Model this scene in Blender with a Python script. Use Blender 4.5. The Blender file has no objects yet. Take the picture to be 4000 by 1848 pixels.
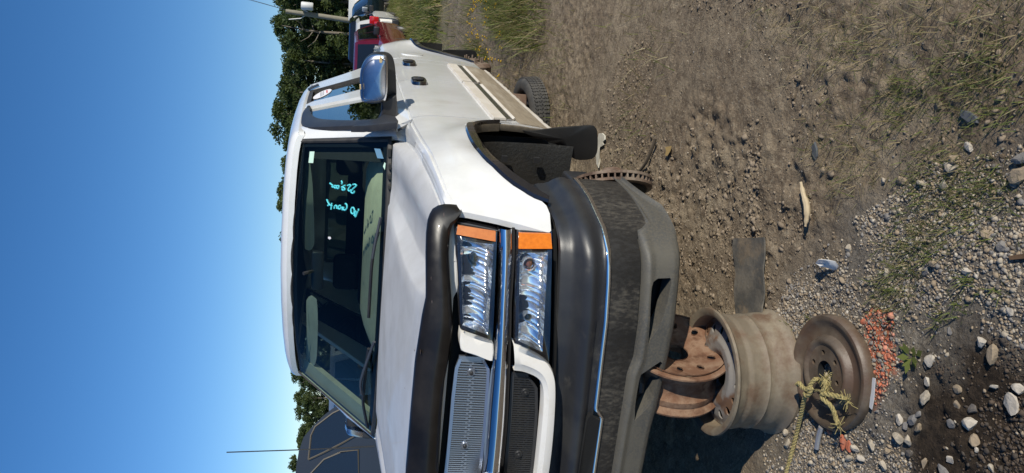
import bpy, bmesh, math, random
import numpy as np
from mathutils import Vector, Matrix
random.seed(7); RNG=np.random.default_rng(7)
sc=bpy.context.scene; COL=sc.collection
# ------------------------------------------------------------------ camera (phone held sideways)
CAM=np.array([1.70686923,-1.87395976,1.52178402])
yaw,pitch,roll=np.radians([-21.42819203,-13.82273453,1.93988471]); FPX=2744.5
F=np.array([np.sin(yaw)*np.cos(pitch),np.cos(yaw)*np.cos(pitch),np.sin(pitch)])
R_0=np.array([np.cos(yaw),-np.sin(yaw),0]); U_0=np.cross(R_0,F)
RR=np.cos(roll)*R_0+np.sin(roll)*U_0; UU=-np.sin(roll)*R_0+np.cos(roll)*U_0
cd=bpy.data.cameras.new('camera'); cam=bpy.data.objects.new('camera',cd); COL.objects.link(cam)
cd.sensor_fit='HORIZONTAL'; cd.sensor_width=36; cd.lens=36*FPX/4000; cd.clip_start=.05; cd.clip_end=3000
m=Matrix.Identity(4)
for i in range(3):
    m[i][0]=-UU[i]; m[i][1]=RR[i]; m[i][2]=-F[i]; m[i][3]=CAM[i]
cam.matrix_world=m; sc.camera=cam
# ------------------------------------------------------------------ sky and sun
SUN_EL=math.radians(27.5); SUN_AZ=np.array([.91,-.42]); SUN_AZ=SUN_AZ/np.linalg.norm(SUN_AZ)
w=bpy.data.worlds.new('World'); sc.world=w; w.use_nodes=True
nt=w.node_tree; sky=nt.nodes.new('ShaderNodeTexSky'); sky.sky_type='NISHITA'; sky.sun_disc=False
sky.sun_elevation=SUN_EL; sky.sun_rotation=math.atan2(SUN_AZ[0],SUN_AZ[1])
sky.air_density=.9; sky.dust_density=0; sky.ozone_density=3.0; sky.altitude=200
hs=nt.nodes.new('ShaderNodeHueSaturation'); hs.inputs['Saturation'].default_value=1.24; nt.links.new(sky.outputs[0],hs.inputs['Color'])
tn=nt.nodes.new('ShaderNodeMix'); tn.data_type='RGBA'; tn.blend_type='MULTIPLY'; tn.inputs[0].default_value=1; tn.inputs[7].default_value=(.90,.955,1.06,1); nt.links.new(hs.outputs[0],tn.inputs[6])
nt.links.new(tn.outputs[2],nt.nodes['Background'].inputs[0]); nt.nodes['Background'].inputs[1].default_value=.112
sl=bpy.data.lights.new('sun','SUN'); sl.energy=4.7; sl.angle=math.radians(.53); sl.color=(1,.94,.82)
so=bpy.data.objects.new('sun',sl); COL.objects.link(so)
SUN=Vector((SUN_AZ[0]*math.cos(SUN_EL),SUN_AZ[1]*math.cos(SUN_EL),math.sin(SUN_EL)))
so.rotation_euler=SUN.to_track_quat('Z','Y').to_euler()
sc.view_settings.view_transform='Standard'; sc.view_settings.look='None'; sc.view_settings.exposure=0.0; sc.view_settings.gamma=1
sc.view_settings.use_curve_mapping=False
sc.render.engine='CYCLES'; sc.cycles.max_bounces=8; sc.cycles.transparent_max_bounces=16
# ------------------------------------------------------------------ measured rays -> points on real surfaces
def ray(X,Y): return F-((X-2000)/FPX)*UU-((Y-924)/FPX)*RR
def proj(p):
    d=np.asarray(p,float)-CAM; wv=d@F
    return np.array([2000-FPX*(d@UU)/wv,924-FPX*(d@RR)/wv])
def xp(X,Y,c): d=ray(X,Y); return CAM+d*(c-CAM[0])/d[0]
def yp(X,Y,c): d=ray(X,Y); return CAM+d*(c-CAM[1])/d[1]
def zp(X,Y,c): d=ray(X,Y); return CAM+d*(c-CAM[2])/d[2]
TS=np.concatenate([np.linspace(1.0,7,3000),np.linspace(7.01,120,6000)])
def inter(X,Y,fn):
    d=ray(X,Y); P=CAM+TS[:,None]*d; g=fn(P[:,0],P[:,1],P[:,2])
    i=np.where((g[:-1]<0)&(g[1:]>=0))[0]
    if len(i)==0: i=[np.argmin(abs(g[:-1]))]
    i=i[0]; a=g[i]/(g[i]-g[i+1]+1e-12); a=min(max(a,0),1); return P[i]+a*(P[i+1]-P[i])
TB=np.array([(0,0),(.33,.028),(.52,.055),(.65,.073),(.79,.115),(.87,.16),(.905,.205),(.935,.27),(.965,.40),(.985,.55),(.99,.7)])
def yb(x): return np.interp(np.abs(x),TB[:,0],TB[:,1])
def y0(x): return .02+.319*x*x+.07*x**4
def yfr(x,z): return y0(np.abs(x))+.11*(z-.97)
def fb(X,Y,o=0): return inter(X,Y,lambda x,y,z:y-yb(x)-o)
def ff(X,Y,o=0): return inter(X,Y,lambda x,y,z:y-yfr(x,z)-o)
BZ=np.array([(.40,.945),(.45,.955),(.5,.966),(.6,.982),(.8,.997),(1.0,1.0),(1.1,.997),(1.17,.987),(1.22,.972),(1.27,.955)])
def xs(y,z):
    b=np.interp(z,BZ[:,0],BZ[:,1])
    b=b-np.interp(y,[.27,.31,.36,.45,.6,.8],[.135,.107,.08,.045,.016,0])
    r=np.sqrt((y-.90)**2+(z-.60)**2); b=b+.022*np.exp(-((r-.46)/.10)**2)
    r=np.sqrt((y-4.55)**2+(z-.60)**2); b=b+.03*np.exp(-((r-.46)/.10)**2)
    b=b-.034*np.clip((z-1.19)/.07,0,1)*np.clip((1.85-y)/.35,0,1)
    b=b-.122*np.maximum(0,y-4.22)+.02*np.exp(-((y-4.22)/.25)**2)
    return b
def sd(X,Y,o=0): return inter(X,Y,lambda x,y,z:xs(y,z)+o-x)
def xg(z): return .955-.42*(z-1.27)
def gl(X,Y,o=0): return inter(X,Y,lambda x,y,z:xg(z)+o-x)
def ground(x,y):
    d=np.maximum(0,np.hypot(np.asarray(x,float)*.4,np.asarray(y,float))-3); return -.0205*d*d/(d+2.5)
def gp(X,Y,o=0): return inter(X,Y,lambda x,y,z:ground(x,y)+o-z)
# ------------------------------------------------------------------ materials
def col4(c): return (c[0],c[1],c[2],1)
MATS={}
def mat(name,c,rough=.5,metal=0,c2=None,scale=6,lo=.4,hi=.65,bump=0,bscale=80,coat=0,spec=.5,rough2=None,detail=6,c3=None,scale3=1.5,lo3=.5,hi3=.6,stretch=None):
    if name in MATS: return MATS[name]
    M=bpy.data.materials.new(name); M.use_nodes=True; N=M.node_tree; b=N.nodes['Principled BSDF']; L=N.links
    b.inputs['Base Color'].default_value=col4(c); b.inputs['Roughness'].default_value=rough; b.inputs['Metallic'].default_value=metal
    b.inputs['Coat Weight'].default_value=coat; b.inputs['Coat Roughness'].default_value=.04; b.inputs['Specular IOR Level'].default_value=spec
    tc=N.nodes.new('ShaderNodeTexCoord'); vec=tc.outputs['Object']
    if stretch:
        mp=N.nodes.new('ShaderNodeMapping'); mp.inputs['Scale'].default_value=stretch; L.new(vec,mp.inputs[0]); vec=mp.outputs[0]
    def noise(s,d):
        n=N.nodes.new('ShaderNodeTexNoise'); n.inputs['Scale'].default_value=s; n.inputs['Detail'].default_value=d; n.inputs['Roughness'].default_value=.62; L.new(vec,n.inputs['Vector']); return n
    last=None
    if c2 is not None:
        n=noise(scale,detail); r=N.nodes.new('ShaderNodeMapRange'); r.inputs[1].default_value=lo; r.inputs[2].default_value=hi; L.new(n.outputs[0],r.inputs[0])
        mx=N.nodes.new('ShaderNodeMix'); mx.data_type='RGBA'; L.new(r.outputs[0],mx.inputs[0]); mx.inputs[6].default_value=col4(c); mx.inputs[7].default_value=col4(c2); last=mx.outputs[2]
        if rough2 is not None:
            rr=N.nodes.new('ShaderNodeMapRange'); rr.inputs[1].default_value=lo; rr.inputs[2].default_value=hi; rr.inputs[3].default_value=rough; rr.inputs[4].default_value=rough2
            L.new(n.outputs[0],rr.inputs[0]); L.new(rr.outputs[0],b.inputs['Roughness'])
        if c3 is not None:
            n3=noise(scale3,5); r3=N.nodes.new('ShaderNodeMapRange'); r3.inputs[1].default_value=lo3; r3.inputs[2].default_value=hi3; L.new(n3.outputs[0],r3.inputs[0])
            m3=N.nodes.new('ShaderNodeMix'); m3.data_type='RGBA'; L.new(r3.outputs[0],m3.inputs[0]); L.new(last,m3.inputs[6]); m3.inputs[7].default_value=col4(c3); last=m3.outputs[2]
        L.new(last,b.inputs['Base Color'])
    if bump:
        n2=noise(bscale,8); bp=N.nodes.new('ShaderNodeBump'); bp.inputs['Strength'].default_value=bump; bp.inputs['Distance'].default_value=.01; L.new(n2.outputs[0],bp.inputs['Height']); L.new(bp.outputs[0],b.inputs['Normal'])
    MATS[name]=M; return M
def glass(name,tint,refl=1.0,ior=1.5,rough=0.0):
    M=bpy.data.materials.new(name); M.use_nodes=True; N=M.node_tree; N.nodes.clear()
    o=N.nodes.new('ShaderNodeOutputMaterial'); t=N.nodes.new('ShaderNodeBsdfTransparent'); t.inputs[0].default_value=col4(tint)
    g=N.nodes.new('ShaderNodeBsdfGlossy'); g.inputs[0].default_value=(1,1,1,1); g.inputs['Roughness'].default_value=rough
    f=N.nodes.new('ShaderNodeFresnel'); f.inputs[0].default_value=ior
    mu=N.nodes.new('ShaderNodeMath'); mu.operation='MULTIPLY'; mu.use_clamp=True; mu.inputs[1].default_value=refl
    mx=N.nodes.new('ShaderNodeMixShader'); L=N.links
    L.new(f.outputs[0],mu.inputs[0]); L.new(mu.outputs[0],mx.inputs[0]); L.new(t.outputs[0],mx.inputs[1]); L.new(g.outputs[0],mx.inputs[2]); L.new(mx.outputs[0],o.inputs[0])
    MATS[name]=M; return M
WHITE=mat('white_paint',(.75,.755,.75),.20,coat=.7,c2=(.68,.675,.65),scale=3,c3=(.58,.55,.48),scale3=1.7,lo3=.60,hi3=.80)
HOODW=mat('weathered_white_paint',(.52,.515,.505),.45,c2=(.45,.44,.42),scale=5,coat=.15,rough2=.5,bump=.05,bscale=180,c3=(.56,.555,.545),scale3=2)
DIRTYW=mat('dusty_white_paint',(.30,.245,.17),.75,c2=(.20,.16,.11),scale=7,lo=.35,hi=.7,stretch=(1,1.2,9),c3=(.38,.33,.25),scale3=1.6,lo3=.5,hi3=.7,bump=.1)
ARCHD=mat('grimy_arch_paint',(.085,.07,.05),.8,c2=(.16,.13,.09),scale=25,lo=.4,hi=.7)
HANDLE=mat('worn_chrome',(.22,.22,.23),.18,1)
SEAM_SHADE=mat('seam_shade_grey',(.06,.06,.06),.7)  # dark grey that stands for the shade inside the door gaps
CREAM=mat('cream_trim',(.66,.61,.53),.45,c2=(.56,.50,.41),scale=5)
WPLAST=mat('white_plastic',(.72,.70,.66),.4,c2=(.62,.58,.5),scale=12,lo=.5,hi=.75)
BLACK=mat('black_plastic',(.022,.023,.026),.42,c2=(.035,.034,.033),scale=9,bump=.06,bscale=400)
DEFL=mat('smoked_acrylic',(.009,.008,.0075),.30,c2=(.020,.017,.015),scale=7,coat=.1,spec=.35,rough2=.5,lo=.45,hi=.8)
PAD=mat('bumper_rubber',(.021,.022,.025),.40,c2=(.075,.07,.06),scale=11,lo=.58,hi=.80,rough2=.65,bump=.06,bscale=300,c3=(.034,.034,.034),scale3=3,lo3=.48,hi3=.6)
FASC=mat('dusty_black_bumper',(.028,.027,.026),.38,c2=(.105,.093,.073),scale=85,lo=.44,hi=.76,rough2=.72,stretch=(1,1,.45),c3=(.020,.019,.018),scale3=4,lo3=.46,hi3=.62,bump=.1,bscale=120)
VAL=mat('grey_plastic',(.070,.068,.062),.6,c2=(.125,.110,.082),scale=130,lo=.42,hi=.74,bump=.12,bscale=260,c3=(.10,.092,.074),scale3=5,lo3=.5,hi3=.66)
CHROME=mat('chrome',(.82,.83,.85),.05,1)
CHROMEB=mat('dull_chrome',(.56,.58,.63),.27,1,c2=(.62,.64,.68),scale=40)
FOIL=mat('peeled_foil',(.52,.36,.14),.55,c2=(.62,.50,.28),scale=40)
GLOSSB=mat('gloss_black',(.012,.012,.014),.12,coat=1)
STEELB=mat('blue_steel',(.40,.44,.51),.33,.85)
DARK=mat('dark_void',(.006,.006,.006),.9)
LINER=mat('dusty_liner',(.013,.013,.012),.6,c2=(.05,.046,.036),scale=160,lo=.56,hi=.75,bump=.4,bscale=60,c3=(.02,.018,.015),scale3=5)
RUBBER=mat('rubber_flap',(.010,.010,.010),.5,c2=(.018,.017,.016),scale=6)
SEAL=mat('rubber_seal',(.03,.028,.026),.6,c2=(.05,.046,.04),scale=20)
AMBER=mat('amber_lens',(.75,.20,.015),.18,coat=.8,c2=(.62,.15,.01),scale=60)
AMBERD=mat('amber_faded_lens',(.58,.19,.05),.35,c2=(.50,.15,.04),scale=60,coat=.3)
REFL=mat('reflector',(.95,.96,.97),.12,.85)
BULB=mat('bulb_glass',(.20,.055,.018),.2,coat=1); DARKCH=mat('dark_chrome',(.10,.10,.11),.15,1)
DASH=mat('tan_dash',(.50,.47,.35),.75,c2=(.44,.41,.31),scale=20,bump=.1,bscale=400)
TANTRIM=mat('tan_trim',(.50,.48,.38),.7,c2=(.43,.41,.32),scale=8)
SEAT=mat('dark_cloth',(.020,.021,.022),.9,c2=(.025,.025,.026),scale=30)
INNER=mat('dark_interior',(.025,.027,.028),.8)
WIN=glass('windshield_glass',(.76,.90,.84),.7)
SIDEG=glass('side_glass',(.45,.55,.54),1.6)
SIDEC=glass('passenger_glass',(.80,.87,.85),.8)
LENS=glass('clear_lens',(.86,.89,.92),.9)
RUST=mat('rust',(.155,.075,.040),.85,c2=(.235,.145,.090),scale=16,lo=.42,hi=.6,bump=.35,bscale=70,c3=(.10,.045,.022),scale3=22,lo3=.52,hi3=.66)
RUSTD=mat('dark_rust',(.14,.085,.055),.8,c2=(.24,.19,.145),scale=9,bump=.25,bscale=80,c3=(.075,.045,.03),scale3=12,lo3=.5,hi3=.65)
GREYRIM=mat('dusty_grey_steel',(.165,.132,.092),.65,c2=(.245,.20,.138),scale=8,bump=.15,bscale=60,c3=(.135,.085,.052),scale3=9,lo3=.48,hi3=.66)
RIMFACE=mat('faded_silver_steel',(.24,.22,.195),.6,c2=(.15,.085,.05),scale=9,lo=.5,hi=.6,bump=.1)
BROWNW=mat('brown_steel',(.075,.055,.038),.5,c2=(.155,.12,.085),scale=9,bump=.15,bscale=60,c3=(.10,.062,.04),scale3=6,lo3=.48,hi3=.62)
TYRE=mat('tyre_rubber',(.045,.043,.04),.8,c2=(.10,.09,.075),scale=10,lo=.4,hi=.75)
ROPE=mat('yellow_rope',(.44,.36,.15),.85,c2=(.33,.26,.10),scale=60,bump=.8,bscale=250)
CYAN=mat('paint_marker',(.10,.62,.68),.5)
TEALW=mat('sticker_paper',(.55,.75,.62),.5)
BLUEST=mat('sticker_blue',(.12,.25,.38),.5)
STICK=mat('sticker_white',(.72,.70,.72),.5); STRED=mat('sticker_red',(.55,.10,.10),.5); STGREY=mat('sticker_grey',(.35,.35,.37),.6)
# ------------------------------------------------------------------ mesh helpers
def mesh(name,v,f,mt=None,parent=None,smooth=True,mx=1,kind=None):
    v=np.asarray(v,float).copy()
    if mx<0:
        v[:,0]*=-1; f=[tuple(reversed(q)) for q in f]
    me=bpy.data.meshes.new(name); me.from_pydata(v.tolist(),[],[tuple(int(i) for i in q) for q in f]); me.update()
    if mt: me.materials.append(mt)
    if smooth:
        me.polygons.foreach_set('use_smooth',[True]*len(me.polygons))
        try: me.set_sharp_from_angle(angle=math.radians(40))
        except Exception: pass
    o=bpy.data.objects.new(name,me); COL.objects.link(o)
    if parent: o.parent=parent
    if kind: o['kind']=kind
    return o
def fastmesh(name,v,f3,mt=None,parent=None,kind=None,smooth=False,slots=None,mi=None):
    me=bpy.data.meshes.new(name); n=len(v); nf,k=f3.shape
    me.vertices.add(n); me.vertices.foreach_set('co',np.ascontiguousarray(v,dtype=np.float32).ravel())
    me.loops.add(nf*k); me.loops.foreach_set('vertex_index',np.ascontiguousarray(f3,dtype=np.int32).ravel())
    me.polygons.add(nf); me.polygons.foreach_set('loop_start',np.arange(0,nf*k,k,dtype=np.int32))
    try: me.polygons.foreach_set('loop_total',np.full(nf,k,dtype=np.int32))
    except Exception: pass
    for s in (slots or [mt]): me.materials.append(s)
    if mi is not None: me.polygons.foreach_set('material_index',np.ascontiguousarray(mi,dtype=np.int32))
    if smooth: me.polygons.foreach_set('use_smooth',np.ones(nf,dtype=bool))
    me.update(calc_edges=True)
    o=bpy.data.objects.new(name,me); COL.objects.link(o)
    if parent: o.parent=parent
    if kind: o['kind']=kind
    return o
def empty(name,loc=(0,0,0),rz=0):
    o=bpy.data.objects.new(name,None); COL.objects.link(o); o.location=loc; o.rotation_euler=(0,0,rz); o.empty_display_size=.1; return o
def tag(o,label=None,cat=None,group=None,kind=None):
    if label: o['label']=label
    if cat: o['category']=cat
    if group: o['group']=group
    if kind: o['kind']=kind
    return o
def resample(p,n):
    p=np.asarray(p,float); d=np.r_[0,np.cumsum(np.linalg.norm(np.diff(p,axis=0),axis=1))]
    t=np.linspace(0,d[-1],n); return np.stack([np.interp(t,d,p[:,k]) for k in range(p.shape[1])],1)
def spline(p,n,closed=False):
    p=np.asarray(p,float)
    if closed: p=np.vstack([p[-1],p,p[0],p[1]])
    else: p=np.vstack([2*p[0]-p[1],p,2*p[-1]-p[-2]])
    out=[]; segs=len(p)-3; per=12
    for i in range(segs):
        a,b,c,d=p[i:i+4]
        for t in np.linspace(0,1,per,endpoint=False):
            out.append(.5*((2*b)+(-a+c)*t+(2*a-5*b+4*c-d)*t*t+(-a+3*b-3*c+d)*t**3))
    out.append(p[-2]); out=np.array(out); r=resample(out,n+1 if closed else n)
    return r[:-1] if closed else r
def gridfaces(nr,nc,closed=False,off=0):
    f=[]
    for r in range(nr-1):
        for c in range(nc if closed else nc-1):
            c2=(c+1)%nc; f.append((off+r*nc+c,off+r*nc+c2,off+(r+1)*nc+c2,off+(r+1)*nc+c))
    return f
def loft(name,rows,mt,parent,mx=1,closed=False,thick=None,smooth=True,caps=False):
    """rows: list of equally long point lists. thick: an offset vector that gives the sheet its depth."""
    rows=[np.asarray(r,float) for r in rows]; nr,nc=len(rows),len(rows[0]); v=np.vstack(rows); f=gridfaces(nr,nc,closed)
    if thick is not None:
        n=len(v); v=np.vstack([v,v+np.asarray(thick,float)]); f=f+[tuple(n+i for i in reversed(q)) for q in f]
        bd=[]
        for c in range(nc-1): bd.append((c+1,c)); bd.append(((nr-1)*nc+c,(nr-1)*nc+c+1))
        if not closed:
            for r in range(nr-1): bd.append((r*nc,(r+1)*nc)); bd.append(((r+1)*nc+nc-1,r*nc+nc-1))
        f+=[(a,b,b+n,a+n) for a,b in bd]
    if caps: f+=[tuple(range(nc-1,-1,-1)),tuple((nr-1)*nc+i for i in range(nc))]
    return mesh(name,v,f,mt,parent,smooth,mx)
def mirrored(row):
    """row runs from the outer end to x=0 (last point at the centre): returns it carried on over the centre"""
    row=np.asarray(row,float); m2=row[:-1][::-1].copy(); m2[:,0]*=-1; c=row.copy(); c[-1,0]=0; return np.vstack([c,m2])
def plate(name,outline,depth,mt,parent,mx=1,bev=.004,smooth=True,seg=2):
    """outline: closed 3D loop (front face); depth: vector to the back face"""
    o=np.asarray(outline,float); n=len(o); d=np.asarray(depth,float); c=o.mean(0)
    def inset(k): return c+(o-c)*(1-k/np.maximum(np.linalg.norm(o-c,axis=1),1e-4))[:,None]
    L=[inset(bev),o+d*min(.5,bev/np.linalg.norm(d)),o+d] if bev else [o,o+d]
    v=np.vstack(L+[c[None]]); k=len(L); f=[]
    for r in range(k-1):
        for i in range(n): j=(i+1)%n; f.append((r*n+i,r*n+j,(r+1)*n+j,(r+1)*n+i))
    f+=[(k*n,(i+1)%n,i) for i in range(n)]
    f.append(tuple((k-1)*n+i for i in range(n)))
    bm=bmesh.new(); vs=[bm.verts.new(p) for p in v]
    for q in f:
        try: bm.faces.new([vs[i] for i in q])
        except ValueError: pass
    bmesh.ops.recalc_face_normals(bm,faces=bm.faces); 
    vv=[list(x.co) for x in bm.verts]; bm.verts.index_update(); fff=[[x.index for x in q.verts] for q in bm.faces]; bm.free()
    return mesh(name,vv,fff,mt,parent,smooth,mx)
def tubedata(path,rad,n=8,taper=None):
    p=np.asarray(path,float); m_=len(p); v=[]; up=np.array([0,0,1.])
    for i in range(m_):
        t=p[min(i+1,m_-1)]-p[max(i-1,0)]; t=t/(np.linalg.norm(t)+1e-9)
        a=np.cross(t,up); 
        if np.linalg.norm(a)<.1: a=np.cross(t,[1,0,0])
        a/=np.linalg.norm(a); b=np.cross(t,a); r=rad[i] if hasattr(rad,'__len__') else rad
        for k in range(n): v.append(p[i]+r*(math.cos(2*math.pi*k/n)*a+math.sin(2*math.pi*k/n)*b))
    f=gridfaces(m_,n,True); f+=[tuple(range(n-1,-1,-1)),tuple((m_-1)*n+i for i in range(n))]
    return np.array(v),f
def tube(name,path,rad,mt,parent=None,n=8,mx=1):
    v,f=tubedata(path,rad,n); return mesh(name,v,f,mt,parent,True,mx)
class Join:
    def __init__(s): s.v=[]; s.f=[]; s.n=0
    def add(s,v,f):
        v=np.asarray(v,float); s.v.append(v); s.f+=[tuple(i+s.n for i in q) for q in f]; s.n+=len(v)
    def box(s,c,h,rot=None):
        b=np.array([(x,y,z) for x in(-1,1) for y in(-1,1) for z in(-1,1)],float)*np.asarray(h)
        if rot is not None: b=b@np.asarray(rot).T
        s.add(b+np.asarray(c),[(0,1,3,2),(4,6,7,5),(0,4,5,1),(2,3,7,6),(0,2,6,4),(1,5,7,3)])
    def build(s,name,mt,parent=None,smooth=False,mx=1,kind=None): return mesh(name,np.vstack(s.v),s.f,mt,parent,smooth,mx,kind)
def bbox_box(name,c,h,mt,parent,bev=.01,mx=1,rot=None,seg=3):
    bm=bmesh.new(); bmesh.ops.create_cube(bm,size=2)
    bmesh.ops.scale(bm,vec=h,verts=bm.verts)
    if bev: bmesh.ops.bevel(bm,geom=bm.edges[:],offset=bev,segments=seg,affect='EDGES',profile=.5)
    bm.verts.index_update(); v=np.array([list(x.co) for x in bm.verts]); f=[[x.index for x in q.verts] for q in bm.faces]; bm.free()
    if rot is not None: v=v@np.asarray(rot).T
    return mesh(name,v+np.asarray(c),f,mt,parent,True,mx)
def lathe(name,prof,mt,parent,M=None,n=64,wob=0,seed=1,close=False):
    rg=np.random.default_rng(seed); a=np.linspace(0,2*np.pi,n,endpoint=False); v=[]
    ph=rg.uniform(0,6.28,4)
    for r,z in prof:
        rr=r*(1+wob*(np.sin(2*a+ph[0])+.6*np.sin(3*a+ph[1])+.4*np.sin(7*a+ph[2])))
        v.append(np.stack([rr*np.cos(a),rr*np.sin(a),np.full(n,z)],1))
    v=np.vstack(v); f=gridfaces(len(prof),n,True)
    if close: f+=gridfaces(2,n,True)and[((len(prof)-1)*n+i,(len(prof)-1)*n+(i+1)%n,(i+1)%n,i) for i in range(n)]
    if M is not None: v=v@np.array(M)[:3,:3].T+np.array(M)[:3,3]
    return mesh(name,v,f,mt,parent)
def axis_matrix(c,ax):
    ax=np.asarray(ax,float)/np.linalg.norm(ax); u=np.cross([0,0,1.] if abs(ax[2])<.9 else [0,1.,0],ax); u/=np.linalg.norm(u); w_=np.cross(ax,u)
    M=np.eye(4); M[:3,0]=u; M[:3,1]=w_; M[:3,2]=ax; M[:3,3]=c; return M
def inpoly(P,poly):
    x,y=P[:,0],P[:,1]; ins=np.zeros(len(P),bool); n=len(poly)
    for i in range(n):
        x1,y1=poly[i]; x2,y2=poly[(i+1)%n]
        c=((y1>y)!=(y2>y)); xx=(x2-x1)*(y-y1)/((y2-y1)if y2!=y1 else 1e-9)+x1; ins^=c&(x<xx)
    return ins
def holed(name,U,V,holes,fn,depth,mt,parent,mx=1,wallmt=None):
    """grid over U x V with polygonal openings cut out (edges snapped to the outline) and turned-in walls; fn(u,v)->xyz"""
    nu,nv=len(U),len(V); P=np.array([(u,v) for v in V for u in U]); du=abs(U[1]-U[0]); dv=abs(V[1]-V[0])
    keep=np.ones((nv-1,nu-1),bool)
    for h in holes:
        h=np.asarray(h,float); a=h; b=np.roll(h,-1,0)
        cen=np.array([((U[i]+U[i+1])/2,(V[j]+V[j+1])/2) for j in range(nv-1) for i in range(nu-1)])
        keep&=~inpoly(cen,h).reshape(nv-1,nu-1)
        best=np.full(len(P),9e9); Q=P.copy()
        for p,q in zip(a,b):
            e=q-p; t=np.clip(((P-p)@e)/(e@e+1e-12),0,1); c=p+t[:,None]*e; d=np.hypot((P[:,0]-c[:,0])/du,(P[:,1]-c[:,1])/dv)
            s=d<best; best[s]=d[s]; Q[s]=c[s]
        # snap only the vertices on the cut's own boundary
        kk=np.zeros((nv,nu,2),bool)
        k_=inpoly(cen,h).reshape(nv-1,nu-1)
        cnt=np.zeros((nv,nu)); tot=np.zeros((nv,nu))
        for dj in(0,1):
            for di in(0,1): cnt[dj:nv-1+dj,di:nu-1+di]+=k_; tot[dj:nv-1+dj,di:nu-1+di]+=1
        s=((cnt>0)&(cnt<tot)).ravel(); P[s]=Q[s]
    v=[fn(u,vv) for u,vv in P]; f=[]; E={}
    for j in range(nv-1):
        for i in range(nu-1):
            if keep[j,i]:
                q=(j*nu+i,j*nu+i+1,(j+1)*nu+i+1,(j+1)*nu+i); f.append(q)
                for k in range(4):
                    e=(q[k],q[(k+1)%4]); E[e]=1
    n=len(v); d=np.asarray(depth,float); mp={}; v=list(v)
    for (p,q) in list(E):
        if (q,p) not in E:
            for t in (p,q):
                if t not in mp: mp[t]=len(v); v.append(np.asarray(v[t])+d)
            f.append((q,p,mp[p],mp[q]))
    return mesh(name,np.array(v),f,mt,parent,True,mx)
# =================================================================== the white pickup
truck=tag(empty('pickup_truck'),'large white crew cab pickup truck without wheels, black bug deflector across its hood','pickup truck')
P=truck
A_SEAM=[(1.535,1.28),(1.525,1.25),(1.512,1.215),(1.512,1.17),(1.505,1.1),(1.50,.95),(1.498,.8),(1.50,.65),(1.50,.5)]
B_SEAM=[(2.50,1.28),(2.535,1.15),(2.55,1.0),(2.55,.8),(2.54,.65),(2.53,.5)]
C_SEAM=[(3.23,1.28),(3.26,1.15),(3.278,1.0),(3.278,.8),(3.275,.65),(3.27,.5)]
def seam_y(S,z): s=np.array(S)[::-1]; return np.interp(z,s[:,1],s[:,0])
ARCH=[(.400,.805),(.43,.865),(.485,.915),(.56,.957),(.68,.992),(.82,1.006),(1.0,1.006),(1.14,.998),(1.23,.982),(1.29,.955),(1.335,.915),(1.362,.86),(1.372,.80)]
def S3(y,z,o=0): return np.array([xs(y,z)+o,y,z])
HOODGAP=np.array([(.885,.335,1.157),(.885,.40,1.163),(.905,.52,1.173),(.923,.68,1.186),(.93,.85,1.198),(.925,1.05,1.208),(.905,1.25,1.216),(.885,1.42,1.224),(.875,1.50,1.226)])
GROOVE=np.array([(.36,1.128),(.45,1.160),(.60,1.172),(.835,1.183),(1.1,1.194),(1.37,1.203),(1.484,1.205)])
HL_EDGE=[(.315,1.13),(.30,1.0),(.292,.93),(.287,.813)]
def door(name,S0,S1,mx):
    zs=[1.268,1.262,1.24,1.218,1.209,1.203,1.197,1.188,1.15,1.1,1.03,.95,.88,.80,.72,.668]
    gr={1.209:0,1.203:-.014,1.197:0}
    rows=[[S3(seam_y(S0,z)+.006+t*(seam_y(S1,z)-seam_y(S0,z)-.012),z,gr.get(z,0)) for t in np.linspace(0,1,13)] for z in zs]
    return loft(name,rows,WHITE,P,mx,thick=(-.03,0,0))
def cladding(name,y0_,y1_,parent,mx):
    # raised moulding low on the door: cream face, dark bright strip on its lower edge
    def q(z,o,a,b): return [S3(y,z,o) for y in np.linspace(a,b,10)]
    o=loft(name,[q(.802,.002,y0_,y1_),q(.797,.014,y0_+.008,y1_-.006),q(.735,.016,y0_+.02,y1_-.006),q(.728,.010,y0_+.03,y1_-.006)],CREAM,parent,mx,thick=(-.012,0,0))
    loft('moulding_strip',[q(.728,.011,y0_+.03,y1_-.006),q(.705,.013,y0_+.045,y1_-.006),q(.690,.009,y0_+.06,y1_-.006)],CHROMEB,o,mx,thick=(-.01,0,0))
    loft('moulding_lip',[q(.690,.010,y0_+.06,y1_-.006),q(.676,.016,y0_+.075,y1_-.004),q(.668,.004,y0_+.085,y1_-.004)],CREAM,o,mx,thick=(-.01,0,0))
def handle(yc,zc,parent,mx):
    # chrome ring with a dark strap across it
    t=np.linspace(0,2*np.pi,28,endpoint=False); ex=lambda a:np.sign(np.cos(a))*abs(np.cos(a))**.55; ez=lambda a:np.sign(np.sin(a))*abs(np.sin(a))**.6
    J=[]
    for (sy,sz,o) in ((.104,.046,.003),(.100,.043,.020),(.078,.024,.020),(.072,.019,-.004)):
        J.append([S3(yc+sy*ex(a),zc+sz*ez(a),o) for a in t])
    h=loft('door_handle',J,HANDLE,parent,mx,closed=True)
    plate('handle_recess',[S3(yc+.076*ex(a),zc+.023*ez(a),.003) for a in t],(-.003,0,0),DARK,h,mx,bev=0)
    bbox_box('handle_strap',S3(yc-.005,zc+.004,.020),(.010,.017,.034),BLACK,h,.008,mx)
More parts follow.
